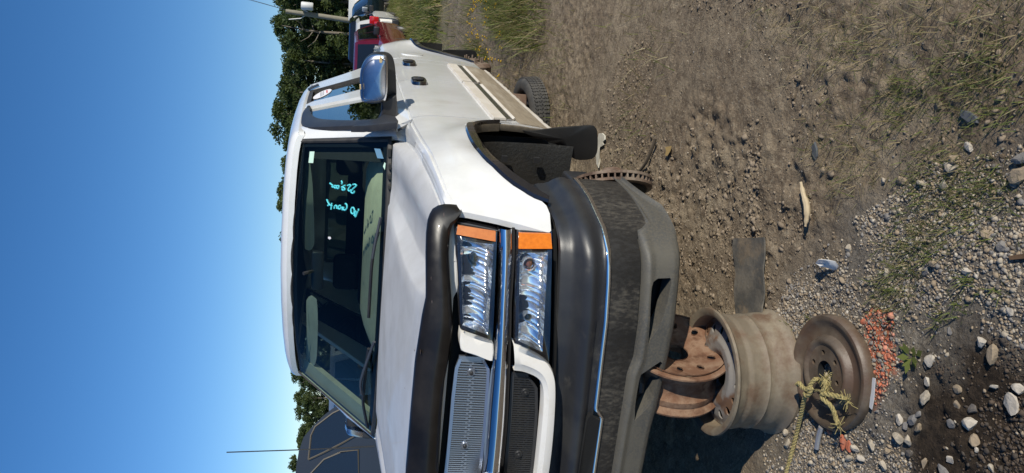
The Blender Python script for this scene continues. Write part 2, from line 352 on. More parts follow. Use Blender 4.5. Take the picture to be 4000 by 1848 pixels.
for mx in (1,-1):
    # ---- front fender
    G3=[S3(y,z,-.004) for y,z in GROOVE]
    top=spline(HOODGAP,31); 
    low=[(.287,.813),(.33,.809),(.385,.803)]+ARCH
    L2=resample(low,31); g2=resample(GROOVE,31)
    g_end=[np.array((seam_y(A_SEAM,1.205)-.004,1.205))]
    # column pairing: front edge, over the arch, to the door seam
    cols=31; rows=[]
    lowp=np.array([np.interp(np.linspace(0,1,cols),[0,.10,.16,.5,.86,1],[0,.085,.12,.5,.9,1]) for _ in (0,)])[0]
    d=np.r_[0,np.cumsum(np.linalg.norm(np.diff(L2,axis=0),axis=1))]; d/=d[-1]
    Lq=np.stack([np.interp(lowp,d,L2[:,k]) for k in (0,1)],1)
    g2=resample(np.vstack([GROOVE]),cols)
    rowsh=[top]
    mid=np.array([.55*top[i]+.45*np.array(S3(*g2[i]))+np.array([.012,0,.010]) for i in range(cols)])
    rowsh+= [mid]
    for o,dz in ((0,.007),(-.014,0),(0,-.007)):
        rowsh.append([S3(g2[i][0],g2[i][1]+dz,o if .03<i/cols<2 else 0) for i in range(cols)])
    for t in np.linspace(0,1,16)[1:]:
        r=[]
        for i in range(cols):
            y=(g2[i][0])*(1-t)+Lq[i][0]*t; z=(g2[i][1]-.008)*(1-t)+Lq[i][1]*t; r.append(S3(y,z))
        rowsh.append(r)
    fen=loft('front_fender',rowsh,WHITE,P,mx,thick=(-.02,0,0))
    # strip of fender between the arch and the door
    za=np.linspace(1.205,.5,16); ya=lambda z: np.interp(z,[.5,.54,.65,.80,.84,.9,1.0,1.1,1.2],[1.375,1.357,1.360,1.372,1.372,1.40,1.44,1.47,1.484])
    zz=[z for z in za if z<=.81]
    loft('fender_rear_strip',[[S3(ya(z)+t*(seam_y(A_SEAM,z)-.011-ya(z)),z) for t in np.linspace(0,1,4)] for z in [.80,.75,.7,.65,.56]],WHITE,fen,mx,thick=(-.02,0,0))
    Zf=np.linspace(1.197,.80,12)
    def edgeF(z):
        # rear border of the fender skin
        yy=g2[-1][0]+(1.197-z)/(1.197-.80)*(1.372-g2[-1][0]); return yy
    loft('fender_door_panel',[[S3(edgeF(z)+t*(seam_y(A_SEAM,z)-.011-edgeF(z)),z) for t in np.linspace(0,1,4)] for z in Zf],WHITE,fen,mx,thick=(-.02,0,0))
    # ---- arch trim, lip, liner
    arc=spline(ARCH,46); c0=np.array([.90,.62])
    ins=lambda k,: np.array([p+(c0-p)*k/np.linalg.norm(c0-p) for p in arc])
    wd=np.interp(np.linspace(0,1,46),[0,.08,.3,.75,.93,1],[.02,.05,.058,.050,.03,.010])[:,None]
    def ring(k,o): q=arc+(c0-arc)/np.linalg.norm(c0-arc,axis=1)[:,None]*wd*k; return [S3(a,b,o) for a,b in q]
    loft('arch_trim',[ring(0,.004),ring(.12,.014),ring(.8,.016),ring(1.0,.008),ring(1.02,-.03)],GLOSSB,fen,mx)
    lip=loft('arch_lip',[ring(1.02,-.004),ring(1.10,-.01),ring(1.16,-.04)],ARCHD,fen,mx)
    zl=[.82,.7,.6,.54]
    loft('arch_rear_edge',[[S3(ya(z),z,-.002)+np.array([-dx,dy,0]) for dx,dy in ((0,0),(.004,-.006),(.018,-.007),(.032,-.002))] for z in (.98,.93,.87,.82,.7,.6,.54)],ARCHD,fen,mx)
    LI=spline([(.36,.50),(.37,.62),(.395,.74),(.43,.84),(.50,.90),(.62,.945),(.82,.965),(1.05,.962),(1.2,.94),(1.29,.89),(1.335,.80),(1.345,.68),(1.35,.55),(1.34,.42)],40)
    lin=loft('wheel_liner',[[np.array([x,y,z]) for y,z in LI+((c0-LI)*k)] for x,k in ((.93,0),(.90,.02),(.75,.035),(.6,.04),(.42,.05))],LINER,P,mx,thick=(0,0,.006))
    for (y,z) in ((1.325,.78),(1.33,.62),(1.24,.90)):
        for x in (.86,.72): J=Join(); J.box((x,y-.03,z-.01),(.014,.010,.014)); J.build('liner_clip',BLACK,lin,mx=mx)
    loft('inner_fender_panel',[[(.42,y,z) for y in np.linspace(.2,1.5,6)] for z in (1.05,.75,.42)],INNER,P,mx,thick=(-.01,0,0))
    loft('firewall_panel',[[(x,1.46,z) for x in np.linspace(.93,.35,6)] for z in (1.1,.75,.42)],INNER,P,mx,thick=(0,.01,0))
    # ---- mud flap behind the front wheel opening
    fl=[(2040,508),(2080,512),(2180,503),(2270,496),(2313,492),(2326,496),(2334,512),(2336,560),(2332,598),(2318,620),(2290,627),(2258,628),(2236,618),(2222,597),(2212,578),(2190,570),(2150,562),(2128,548),(2100,541),(2070,530),(2050,520)]
    pts=[yp(X,Y,1.335) for X,Y in fl]; pts=[p+np.array([0,.02*math.sin((p[2]-.3)*9),0]) for p in pts]
    plate('mud_flap',spline(pts,48,True),(0,.012,0),RUBBER,P,mx,bev=.003)
    # ---- doors
    fd=door('front_door',A_SEAM,B_SEAM,mx); rd=door('rear_door',B_SEAM,C_SEAM,mx)
    for S_ in (A_SEAM,B_SEAM,C_SEAM): loft('seam_shade_strip',[[S3(seam_y(S_,z)+dy,z,-.016) for dy in (-.022,.016)] for z in np.linspace(1.262,.67,14)],SEAM_SHADE,P,mx,thick=(-.004,0,0))  # dark strips behind the seams, painting in the shade of the gaps
    cladding('door_moulding',1.49,2.545,fd,mx); cladding('door_moulding',2.555,3.30,rd,mx)
    handle(2.43,1.085,fd,mx); handle(3.165,1.087,rd,mx)
    # ---- rocker
    yr=np.linspace(1.505,3.43,24)
    loft('rocker_panel',[[S3(y,z,o) for y in yr] for z,o in ((.664,0),(.60,.001),(.56,0.002),(.52,-.001),(.503,-.004))],DIRTYW,P,mx,thick=(-.03,0,0))
    sy=np.linspace(1.385,3.43,60); rj=np.random.default_rng(3).normal(0,.0015,60)
    loft('rocker_flange',[[S3(y,.502,.0) for y in sy],[S3(y,.492+rj[i],.003) for i,y in enumerate(sy)],[S3(y,.477+2*rj[i],0.001) for i,y in enumerate(sy)]],CREAM,P,mx,thick=(-.02,0,0))
    loft('frame_rail',[[(x,y,z) for y in (0.35,1.4,3.4,5.4)] for x,z in ((.52,.36),(.52,.50),(.44,.50),(.44,.36))],RUSTD,P,mx,thick=(-.004,0,.0))
    # ---- cab corner behind the rear door, bed side, rear arch
    zc=[1.268,1.24,1.209,1.203,1.197,1.15,1.05,.95,.85,.75,.668]
    loft('cab_corner',[[S3(seam_y(C_SEAM,z)+.004+t*(3.435-seam_y(C_SEAM,z)-.004),z,-.006 if z==1.203 else 0) for t in np.linspace(0,1,4)] for z in zc],WHITE,P,mx,thick=(-.03,0,0))
    RA=spline([(3.72,.53),(3.78,.62),(3.85,.74),(3.93,.86),(4.03,.945),(4.2,.99),(4.5,1.003),(4.78,.99),(4.97,.95),(5.07,.87),(5.10,.75),(5.11,.62)],40)
    TOPB=np.stack([np.linspace(3.45,5.62,40),np.full(40,1.225)],1)
    def bedrows(k): 
        r=[]
        for i in range(40):
            p=TOPB[i]*(1-k)+RA[i]*k; r.append(S3(p[0],p[1]))
        return r
    rows=[[S3(y,1.235,-.06) for y,_ in TOPB],[S3(y,1.243,-.02) for y,_ in TOPB]]+[bedrows(k) for k in (0,.08,.16,.3,.5,.7,.85,1)]
    bed=loft('bed_side',rows,WHITE,P,mx,thick=(-.03,0,0))
    loft('bed_front_corner',[[S3(3.45+t*(1.225-z)/.695*.27,z) for t in np.linspace(0,1,5)] for z in np.linspace(1.22,.53,9)],WHITE,bed,mx,thick=(-.03,0,0))
    loft('bed_rear_corner',[[S3(5.62-(1-t)*(1.225-z)/.605*.51,z) for t in np.linspace(0,1,5)] for z in np.linspace(1.22,.62,9)],WHITE,bed,mx,thick=(-.03,0,0))
    c1=np.array([4.45,.62])
    def rring(k,o): q=RA+(c1-RA)/np.linalg.norm(c1-RA,axis=1)[:,None]*k; return [S3(a,b,o) for a,b in q]
    loft('arch_trim',[rring(0,.004),rring(.006,.014),rring(.045,.015),rring(.06,.0),rring(.062,-.05)],GLOSSB,bed,mx)
    loft('wheel_liner',[[np.array([x,*q]) for q in RA+(c1-RA)*k] for x,k in ((.95,.10),(.75,.12),(.5,.15))],LINER,bed,mx,thick=(0,0,.006))
    plate('mud_flap',spline([yp(X,Y,5.06) for X,Y in ((1733,196),(1790,195),(1845,196),(1858,201),(1862,212),(1862,253),(1840,247),(1815,234),(1780,222),(1733,212))],40,True),(0,.012,0),RUBBER,bed,mx,bev=.003)
    t=np.linspace(0,2*np.pi,20,endpoint=False)
    fdq=loft('fuel_door',[[S3(3.70+k*.085*np.cos(a),1.02+k*.085*np.sin(a),o) for a in t] for k,o in ((1.0,-.002),(.985,.004),(.5,.005),(.01,.005))],WHITE,bed,1,closed=True) if mx==1 else None
    # ---- hub left bare by the missing rear wheel
    hb=lathe('rear_hub',[(.001,0),(.05,0),(.055,-.02),(.11,-.022),(.145,-.03),(.165,-.05),(.165,-.11),(.13,-.12),(.06,-.2)],RUSTD,P,axis_matrix((mx*.90,4.55,.39),(mx,0,0)),32)
    J=Join()
    for k in range(8):
        a=k*math.pi/4; J.add(*tubedata([(mx*.875,4.55+.082*math.cos(a),.39+.082*math.sin(a)),(mx*.925,4.55+.082*math.cos(a),.39+.082*math.sin(a))],.008,6))
    J.build('wheel_studs',RUSTD,hb,kind='stuff')
    lathe('brake_rotor',[(.075,.012),(.10,.012),(.168,.012),(.176,.010),(.176,-.002),(.172,-.004)],RUSTD,P,axis_matrix((mx*.875,.945,.352),(mx,.62,0)),48)
    rot=lathe('rotor_inner_face',[(.172,-.020),(.176,-.022),(.176,-.033),(.165,-.035),(.10,-.034),(.07,-.034),(.07,.012)],RUSTD,P,axis_matrix((mx*.875,.945,.352),(mx,.62,0)),48)
    J=Join(); M=axis_matrix((mx*.875,.945,.352),(mx,.62,0))
    for k in range(40):
        a=k*2*math.pi/40; c=M[:3,:3]@np.array([.145*math.cos(a),.145*math.sin(a),-.012])+M[:3,3]
        er=M[:3,:3]@np.array([math.cos(a),math.sin(a),0]); et=M[:3,:3]@np.array([-math.sin(a),math.cos(a),0])
        J.box(c,(.029,.0035,.0095),np.stack([er,et,M[:3,2]],1))
    lathe('dust_shield',[(.001,-.05),(.10,-.05),(.150,-.044),(.152,-.040)],DARK,rot,M,32)
    J.build('rotor_fins',RUSTD,rot,kind='stuff')
    lathe('brake_hub',[(.001,.06),(.04,.06),(.05,.05),(.055,.03),(.09,.02),(.095,.0)],RUSTD,P,M,28)
    bbox_box('brake_caliper',M[:3,:3]@np.array([.05,.145,-.01])+M[:3,3],(.05,.07,.06),BLACK,P,.015)
# ---- bed box, tailgate, underside, cab back
J=Join(); J.box((0,4.53,.78),(.76,1.07,.02)); J.box((0,3.47,1.02),(.9,.012,.2)); J.build('bed_floor',INNER,P)
loft('tailgate',[[(x,5.63,z) for x in np.linspace(-.80,.80,8)] for z in (1.23,1.1,.9,.72)],WHITE,P,thick=(0,.04,0))
bbox_box('rear_axle',(0,4.55,.39),(.74,.045,.045),RUSTD,P,.02)
bbox_box('rear_bumper',(0,5.78,.62),(.80,.07,.09),CHROME,P,.02)
J=Join(); J.box((0,2.4,.53),(.9,1.0,.01)); J.box((0,.85,.62),(.42,.5,.04)); J.box((0,1.5,.5),(.2,.3,.1)); J.build('underbody',INNER,P)
# ---- hood
def hood_row(t):
    yF=lambda x: yfr(x,1.22)+.032
    yR=lambda x: 1.225+.245*(x/.885)**2
    Y=lambda x: yF(x)*(1-t)+yR(x)*t
    ye=Y(.90); gx=np.interp(ye,gap[:,1],gap[:,0]); gz=np.interp(ye,gap[:,1],gap[:,2])
    ridge=np.interp(t,[0,.15,.4,.7,1],[.655,.595,.555,.56,.585]); rz=np.interp(t,[0,.15,.5,1],[1.222,1.245,1.272,1.300]); zc=np.interp(t,[0,.15,.5,1],[1.240,1.262,1.292,1.312])
    sh=np.interp(t,[0,.3,.7,1],[.020,.036,.050,.062]); val=np.interp(t,[0,.25,.6,.8,1],[.008,.006,.016,.034,.060])
    k_=np.interp(t,[0,.6,.85,1],[1,.85,.5,.25])
    pts=[(gx-.006,gz-.004),(gx-.006-.004*k_,gz+.008),(gx-.006-.02*k_,gz+sh*.48),(gx-.006-.044*k_,gz+sh*.78),(gx-.006-.079*k_,gz+sh*.97),(gx-.12,gz+sh)]
    vx=(gx-.12+ridge+.06)/2
    pts+=[(vx+.05,gz+val+.4*(sh-val)),(vx,gz+val),(ridge+.075,gz+val+.001),(ridge+.058,gz+val+.004),(ridge+.010,rz-.007),(ridge-.004,rz-.0005),(ridge-.06,rz+.002)]
    for k in (.72,.48,.24,0): pts.append(((ridge-.06)*k,zc+(rz+.002-zc)*k*k))
    return mirrored([(x,Y(x),z) for x,z in pts])
HR=[]
gap=spline(HOODGAP,24)
for t in (1,.94,.86,.74,.6,.46,.32,.2,.1,.03,0): HR.append(hood_row(t))
HR.append(HR[-1]+np.array([0,-.008,-.02])); HR.append(HR[-1]+np.array([0,.01,-.04]))
hood=loft('hood',HR,HOODW,P,thick=(0,0,-.02))
J=Join()   # chips where the paint has gone
for X,Y,r in ((1609,1375,.007),(1594,1622,.008),(1597,1402,.004),(1583,1368,.003),(1654,1180,.006),(1563,1516,.003),(1467,1693,.004),(1115,1188,.0),(1650,1087,.006),(1700,838,.007)):
    if r<=0: continue
    p=inter(X,Y,lambda x,y,z:(1.265+.02*y+.012-.0*x)-z)
    n=7; a=np.linspace(0,6.28,n,endpoint=False); rr=r*RNG.uniform(.5,1.2,n)
    # drop on to the hood skin
    J.add([(p[0]+q*math.cos(b),p[1]+q*math.sin(b)*1.6,0) for q,b in zip(rr,a)],[tuple(range(n))])
from mathutils.bvhtree import BVHTree
def bvh_of(o):
    return BVHTree.FromPolygons([v.co[:] for v in o.data.vertices],[p.vertices[:] for p in o.data.polygons])
hb=bvh_of(hood)
for a in J.v:
    for p in a:
        h=hb.ray_cast(Vector((p[0],p[1],1.6)),Vector((0,0,-1))); p[2]=(h[0].z if h[0] else 1.25)+.0015
J.build('paint_chip',RUSTD,hood,kind='stuff')
# ---- bug deflector
dt=[(1790,814),(1745,810),(1712,818),(1690,833),(1675,868),(1668,925),(1666,1000),(1667,1178),(1652,1249),(1638,1340),(1624,1428),(1605,1640),(1588,1848)]
db=[(1805,826),(1800,842),(1795,856),(1788,868),(1770,885),(1760,925),(1756,1000),(1766,1164),(1772,1290),(1756,1413),(1738,1500),(1725,1650),(1716,1848)]
T3=resample(np.array([ff(*q,-.02) for q in dt]),46); B3=resample(np.array([ff(*q,-.02) for q in db]),46)
def fin(r): 
    r=np.vstack([r,[[0,yfr(0,r[-1][2])-.02,r[-1][2]+ (r[-2][2]-r[-6][2])*.0]]]); return mirrored(r)
DR=[]
for k,o in ((0,.03),(.04,.012),(.2,.0),(.5,-.012),(.75,-.012),(.93,0),(1,.018)):
    r=T3*(1-k)+B3*k; r=r+np.array([0,1,0])*o; DR.append(fin(r))
loft('bug_deflector',DR,DEFL,P,thick=(0,.008,0))
# ---- front: dark carrier behind the lamps and the grille
xx=np.linspace(-.9,.9,41)
loft('grille_carrier',[[(x,yfr(x,z)+.085,z) for x in xx] for z in (1.19,1.1,.95,.80,.72)],DARK,P,thick=(0,.02,0))
loft('carrier_gap',[[(x,yfr(x,z)+o,z) for x in np.linspace(-.885,.885,41)] for z,o in ((.806,.01),(.79,.02),(.77,.09))],DARK,P)
# ---- head lamps
def onf(pts,o): return np.array([ff(X,Y,o) for X,Y in pts])
def lampgrid(c4,nu,nv,o):
    # c4: outer-top, outer-bottom, inner-bottom, inner-top in measured rays; u runs outer->inner, v top->bottom
    a,b,c,d=[np.array(q,float) for q in c4]; g=[]
    for j in range(nv):
        v=j/(nv-1); r=[]
        for i in range(nu):
            u=i/(nu-1); q=(a*(1-u)+d*u)*(1-v)+(b*(1-u)+c*u)*v; r.append(q)
        g.append(r)
    return g
# rays are traced once, then both sides share the points
UPO=[(1788,877),(1800,876),(1860,886),(1938,903),(1943,915),(1936,1120),(1925,1322),(1914,1328),(1860,1312),(1806,1292),(1797,1280),(1790,1120),(1782,960),(1779,890)]
LOO=[(2022,907),(2085,906),(2151,910),(2157,920),(2155,1150),(2146,1398),(2136,1404),(2075,1378),(2014,1356),(2009,1345),(2012,1150),(2018,930)]
UB=onf(UPO,-.004); LB=onf(LOO,-.004)
UA=lampgrid([(1789,880),(1936,904),(1936,944),(1783,916)],9,4,0); UA=[[ff(X,Y,-.008) for X,Y in r] for r in UA]
LA=lampgrid([(2027,910),(2152,913),(2157,972),(2026,972)],9,4,0); LA=[[ff(X,Y,-.010) for X,Y in r] for r in LA]
def reflector(c4,bowls,nf,seed=1,nu=150,nv=16):
    """smooth moulded reflector: two hollow bowls, fine curved flutes, the floor of each bowl tipped up to the sky"""
    g=lampgrid(c4,nu,nv,0); out=[]; rg=np.random.default_rng(seed); ph=rg.uniform(0,6.28,40)
    for j,r in enumerate(g):
        row=[]; v=j/(nv-1)
        for i,(X,Y) in enumerate(r):
            u=i/(nu-1); p=ff(X,Y,-.030); dd=max(max(0,1-((u-cu)/wu)**2-((v-.5)/.75)**2) for cu,wu in bowls)
            e=max(0,min(1,u/.04,(1-u)/.04,v/.10,(1-v)/.10)); w_=u+.030*math.sin(math.pi*v)+.014*math.sin(23*u+seed)+.010*math.sin(47*u)
            k=int(w_*nf); fl=(w_*nf-k)*2-1
            tilt=.016*((1-v)**2*.9+ .35*(1-v))*(1+.5*math.sin(ph[k%40])) # set back towards the top
            row.append(p+np.array([0,e*(.024*dd+tilt+.0036*(1-fl*fl))-.002*(1-e),0]))
        out.append(row)
    return out
UR=reflector([(1797,935),(1928,955),(1906,1308),(1808,1270)],[(.30,.38),(.78,.32)],17,3)
LR=reflector([(2030,985),(2140,985),(2118,1375),(2024,1330)],[(.20,.30),(.68,.36)],15,9)
def bulb(X,Y,r,o,mt,nm,parent,mx,rim=True):
    p=ff(X,Y,o); b=lathe(nm,[(.001,.0),(r*.5,-.002),(r*.8,-.010),(r,-.03),(r*1.02,-.04)],mt,parent,axis_matrix((mx*p[0],p[1],p[2]),(mx*.12,-1,.0)),20)
    if rim: lathe('bulb_ring',[(r*1.0,.0),(r*1.18,.004),(r*1.25,-.004),(r*1.1,-.03)],REFL,b,axis_matrix((mx*p[0],p[1],p[2]),(mx*.12,-1,.0)),20)
WU=onf([(1801,1299),(1865,1319),(1928,1342),(1930,1380),(1925,1413),(1915,1412),(1860,1392),(1806,1374),(1800,1368),(1797,1335)],-.022)
for mx in (1,-1):
    hl=plate('headlight',spline(UB,60,True),(0,.05,0),GLOSSB,P,mx,bev=.003)
    # the housing front is only a rim: the reflector stands proud of its floor
    loft('reflector_bowl',UR,REFL,hl,mx)
    loft('amber_strip',UA,AMBERD,hl,mx,thick=(0,.012,0))
    bulb(1852,1015,.017,-.028,DARKCH,'bulb_shade',hl,mx,False)
    loft('lamp_lens',[[ff(X,Y,-.048-.008*math.sin(math.pi*j/5)) for X,Y in r] for j,r in enumerate(lampgrid([(1784,918),(1936,946),(1920,1322),(1800,1284)],14,6,0))],LENS,hl,mx)
    tl=plate('turn_signal_lamp',spline(LB,60,True),(0,.05,0),GLOSSB,P,mx,bev=.003)
    loft('reflector_bowl',LR,REFL,tl,mx)
    loft('amber_marker',LA,AMBER,tl,mx,thick=(0,.012,0))
    bulb(2068,1032,.019,-.030,BULB,'turn_bulb',tl,mx); bulb(2062,1238,.011,-.030,DARKCH,'small_bulb',tl,mx)
    loft('lamp_lens',[[ff(X,Y,-.048-.008*math.sin(math.pi*j/5)) for X,Y in r] for j,r in enumerate(lampgrid([(2024,974),(2154,974),(2140,1390),(2012,1346)],14,6,0))],LENS,tl,mx)
    plate('grille_corner',resample(np.vstack([WU,WU[:1]]),41)[:-1],(0,.05,0),WPLAST,P,mx,bev=.004)
# ---- chrome cross bar with the badge in the middle
zt=lambda x: np.interp(x,[0,.33,.58,.73,.84,.88],[1.012,1.014,1.007,1.001,.997,.997]); zb=lambda x: np.interp(x,[0,.29,.42,.66,.81,.88],[.950,.951,.954,.956,.944,.942])
xb=np.r_[np.linspace(.882,.80,8),np.linspace(.78,0,30)]
CR=[]
for k,o in ((0,.03),(0.0,.004),(.05,-.010),(.14,-.019),(.35,-.027),(.55,-.027),(.78,-.018),(.9,-.006),(.99,.01),(1.0,.03)):
    CR.append(mirrored([(x,yfr(x,1.0)+o,zt(x)*(1-k)+zb(x)*k) for x in xb]))
bar=loft('grille_crossbar',CR,CHROME,P)
loft('crossbar_shade',[mirrored([(x,yfr(x,1.0)+o,zb(x)-dz) for x in xb]) for o,dz in ((.0,-.006),(-.001,.004),(.03,.006))],GLOSSB,bar)
zv=np.linspace(1.15,.80,16)
loft('grille_upright',[[(x,yfr(x,z)+o,z) for x,o in ((-.05,.02),(-.045,-.01),(-.03,-.022),(0,-.026),(.03,-.022),(.045,-.01),(.05,.02))] for z in zv if not .945<z<1.015][:6],CHROME,P)
loft('grille_upright',[[(x,yfr(x,z)+o,z) for x,o in ((-.05,.02),(-.045,-.01),(-.03,-.022),(0,-.026),(.03,-.022),(.045,-.01),(.05,.02))] for z in zv if z<.945],CHROME,P)
sh=[(0,1.055),(.05,1.05),(.09,1.03),(.105,.99),(.09,.935),(.05,.90),(0,.885)]
shl=np.array(sh+[(-a,b) for a,b in sh[-2:0:-1]])
badge=plate('grille_badge',spline([(a,yfr(0,b)-.034,b) for a,b in shl],40,True),(0,.02,0),CHROME,P,bev=.005)
plate('badge_field',spline([(a*.86,yfr(0,b)-.0365,.97+(b-.97)*.86) for a,b in shl],40,True),(0,.004,0),GLOSSB,badge,bev=.001)
# ---- perforated grille plates: slots as gaps between real bars
def slat_plate(name,top,bot,x0,x1,pitch,mt,off,rows_split,mx,boltpts):
    J=Join(); xs_=np.arange(x0,x1,pitch)
    for i,x in enumerate(xs_):
        zt_,zb_=top(x),bot(x); sk=.0
        pts=[(x,zb_),(x,zt_)]
        c=np.array([x,yfr(x,(zt_+zb_)/2)+off,(zt_+zb_)/2]); J.box(c,(pitch*.27,.004,(zt_-zb_)/2),np.array([[1,0,0],[0,1,.11],[0,0,1.]]))
    for zz in rows_split:      # stagger bridges across the slots, and the frame
        for i in range(len(xs_)-1):
            x=xs_[i]+pitch/2; z=bot(x)+(top(x)-bot(x))*(zz+(.05 if i%2 else -.05)); J.box((x,yfr(x,z)+off+.001,z),(pitch*.25,.003,.0035))
    o=J.build(name,mt,P,mx=mx,kind='stuff')
    fr=Join()
    X_=np.linspace(x0-.012,x1+.006,26)
    for (fn,s) in ((top,1),(bot,-1)):
        v=[];
        for x in X_:
            z=fn(x); 
            for dz,dy in ((.009*s,-.003),(-.002*s,-.005),(-.002*s,.006),(.009*s,.006)): v.append((x,yfr(x,z)+off+dy,z+dz))
        fr.add(v,gridfaces(len(X_),4,True))
    v=[]
    for z in np.linspace(bot(x1)-.008,top(x1)+.008,6):
        for dx,dy in ((-.006,-.005),(.012,-.003),(.012,.006),(-.006,.006)): v.append((x1+dx,yfr(x1,z)+off+dy,z))
    fr.add(v,gridfaces(6,4,True)); fr.build('grille_frame',mt,o,mx=mx)
    for X,Y in boltpts:
        p=ff(X,Y,off-.004); p=np.array([p[0]*mx,p[1],p[2]])
        b=lathe('bolt_boss',[(.001,-.001),(.013,-.0015),(.015,.002),(.015,.006)],mt,o,axis_matrix(p+np.array([0,-.003,0]),(0,1,.0)),16)
        lathe('bolt',[(.001,-.008),(.005,-.008),(.0065,-.005),(.007,0)],BLACK,b,axis_matrix(p+np.array([0,-.003,0]),(0,1,0)),10)
for mx in (1,-1):
    slat_plate('grille_slats',lambda x:np.interp(x,[.05,.34,.44,.475],[1.133,1.128,1.122,1.108]),lambda x:np.interp(x,[.05,.2,.44,.475],[1.024,1.022,1.022,1.045]),.062,.470,.0082,STEELB,.03,(.5,),mx,[(1840,1455),(1815,1740)])
    slat_plate('grille_slats',lambda x:np.interp(x,[.05,.43],[.928,.932]),lambda x:np.interp(x,[.05,.30,.39,.43],[.842,.848,.856,.895]),.062,.425,.0082,BLACK,.03,(.33,.66),mx,[(2052,1532),(2025,1774)])
# ---- white lower grille surround
wo=[(.545,.946),(.532,.90),(.512,.855),(.485,.822),(.45,.803),(.40,.795),(.30,.791),(.19,.789),(.09,.789),(0,.789)]
wi=[(.455,.938),(.452,.905),(.440,.868),(.425,.848),(.400,.838),(.36,.834),(.30,.833),(.19,.833),(.09,.832),(0,.832)]
wo,wi=spline(wo,40),spline(wi,40); rows=[]
for k,o in ((0,.03),(0,-.004),(.06,-.014),(.35,-.018),(.62,-.018),(.70,-.013),(.95,-.006),(1,.004),(1,.035)):
    q=wo*(1-k)+wi*k; rows.append(mirrored([(x,yfr(x,z)+o,z) for x,z in q]))
loft('grille_surround',rows,WPLAST,P)
# ---- bumper: rubber top pad, bright strip, dusty face, grey air dam
xc=np.r_[np.array([.985,.984,.98,.972,.96,.945,.925,.90,.87,.84]),np.linspace(.80,0,40)]
YEND=np.array([.60,.55,.48,.42,.37,.31,.24,.20,.16,.138])
def brow(z,o,cz=0,endy=0,endz=0):
    r=[]
    for i,x in enumerate(xc):
        y=YEND[i] if i<len(YEND) else yb(x); t=max(0,1-x/.8)
        e=max(0,(y-.16)/.44)
        r.append((x*(1-0.0) - o*.55*min(1,e*1.6),y+o*(1-.6*min(1,e)),z+cz*t**1.5+endz*e))
    return mirrored(r)
PADR=[(.782,.125,-.03),(.800,.085,-.03),(.796,.072,-.03),(.783,.064,-.03),(.765,.060,-.025),(.748,.046,-.02),(.735,.020,-.018),(.722,.004,-.018),(.705,-.004,-.018),(.690,-.002,-.015),(.676,.010,-.012),(.662,.010,-.012),(.656,.004,-.01),(.654,.02,-.01)]
bump=loft('bumper_pad',[brow(z,o,cz,endz=.0) for z,o,cz in PADR],PAD,P)
xc=np.r_[xc[:10],np.linspace(.80,.36,20),np.linspace(.35,.29,7),np.linspace(.27,0,8)]
def step(row,k=-.026):
    r=row.copy(); r[:,2]+=k*np.interp(np.abs(r[:,0]),[.300,.335],[1,0]); return r
def low_end(row,k):
    r=row.copy(); r[:,2]+=k*np.interp(np.abs(r[:,0]),[.900,.928],[0,1]); return r
loft('bumper_strip',[step(brow(z,o,-.006)) for z,o in ((.657,.012),(.6565,-.003),(.652,-.006),(.644,-.006),(.640,-.002),(.638,.012))],CHROME,P)
loft('bumper_face',[step(brow(z,o,-.006),k) for z,o,k in ((.640,.02,-.026),(.638,.004,-.026),(.60,.002,-.018))]+[low_end(brow(z,o,-.006),q) for z,o,q in ((.56,.006,-.03),(.53,.012,-.058),(.525,.03,-.058))],FASC,P)
# pad end caps and a proud dark plate standing in for the licence recess's shade
lp=[(.20,.66),(.29,.66),(.31,.645),(.305,.615),(.2,.605),(0,.60)]
plate('licence_recess_shade',[(a,yb(a)-.010,b) for a,b in [(.318,.664),(.300,.640),(.296,.627),(.15,.627),(0,.627),(-.15,.627),(-.296,.627),(-.300,.640),(-.318,.664),(-.300,.674),(-.15,.676),(0,.676),(.15,.676),(.300,.674)]],(0,.02,0),DARK,P,bev=0)
# air dam with four openings
def valz(x):  return np.interp(abs(x),[0,.25,.45,.6,.8,.9,.945,.965,.985],[.434,.428,.408,.400,.393,.385,.374,.374,.43])
def vfn(u,v):
    # u: signed arc parameter on xc, v: 0 top .. 1 bottom lip .. 1.25 turned under
    a=abs(u); i=(1-a)*(len(xc)-1); k=int(min(i,len(xc)-2)); t=i-k
    x=xc[k]*(1-t)+xc[k+1]*t; Y=np.r_[YEND,yb(xc[len(YEND):])]; y=Y[k]*(1-t)+Y[k+1]*t
    top=np.interp(x,[0,.3,.46,.52,.80,.9,.925,.930,.99],[.546,.548,.545,.527,.526,.525,.523,.472,.468]); zb_=valz(x)
    e=max(0,(y-.16)/.44)
    if v<=1: z=top+(zb_-top)*v; o=np.interp(v,[0,.05,.14,.3,.8,.93,1],[.012,-.012,-.022,-.016,-.020,-.014,.0])
    else: z=zb_-.012*(v-1)/.25; o=.10*(v-1)/.25
    return np.array([math.copysign(x,u)-math.copysign(o*.7*min(1,e*1.6),u),y+o*(1-.6*min(1,e)),z])
def u_of(x): return 1-np.interp(-x,-xc,np.arange(len(xc)))/(len(xc)-1)
def v_of(x,z):
    top=np.interp(x,[0,.3,.46,.52,.80,.9,.925,.930,.99],[.546,.548,.545,.527,.526,.525,.523,.472,.468]); return (z-top)/(valz(x)-top)
o1=[tuple(fb(X,Y,-.02)[[0,2]]) for X,Y in ((2545,1128),(2553,1104),(2572,1090),(2618,1086),(2624,1094),(2608,1180),(2592,1240),(2574,1284),(2534,1345),(2536,1300),(2541,1200))]
o2=[tuple(fb(X,Y,-.02)[[0,2]]) for X,Y in ((2498,1490),(2506,1466),(2556,1430),(2582,1412),(2588,1422),(2576,1480),(2556,1550),(2522,1604),(2480,1648),(2482,1600),(2489,1540))]
holes=[]
for h in (o1,o2):
    q=[(u_of(x),v_of(x,z)) for x,z in h]; q=[(float(a),float(b)) for a,b in q]; holes.append(q); holes.append([(-a,b) for a,b in q])
V_=np.r_[np.linspace(0,1,26),np.linspace(1.03,1.25,4)]
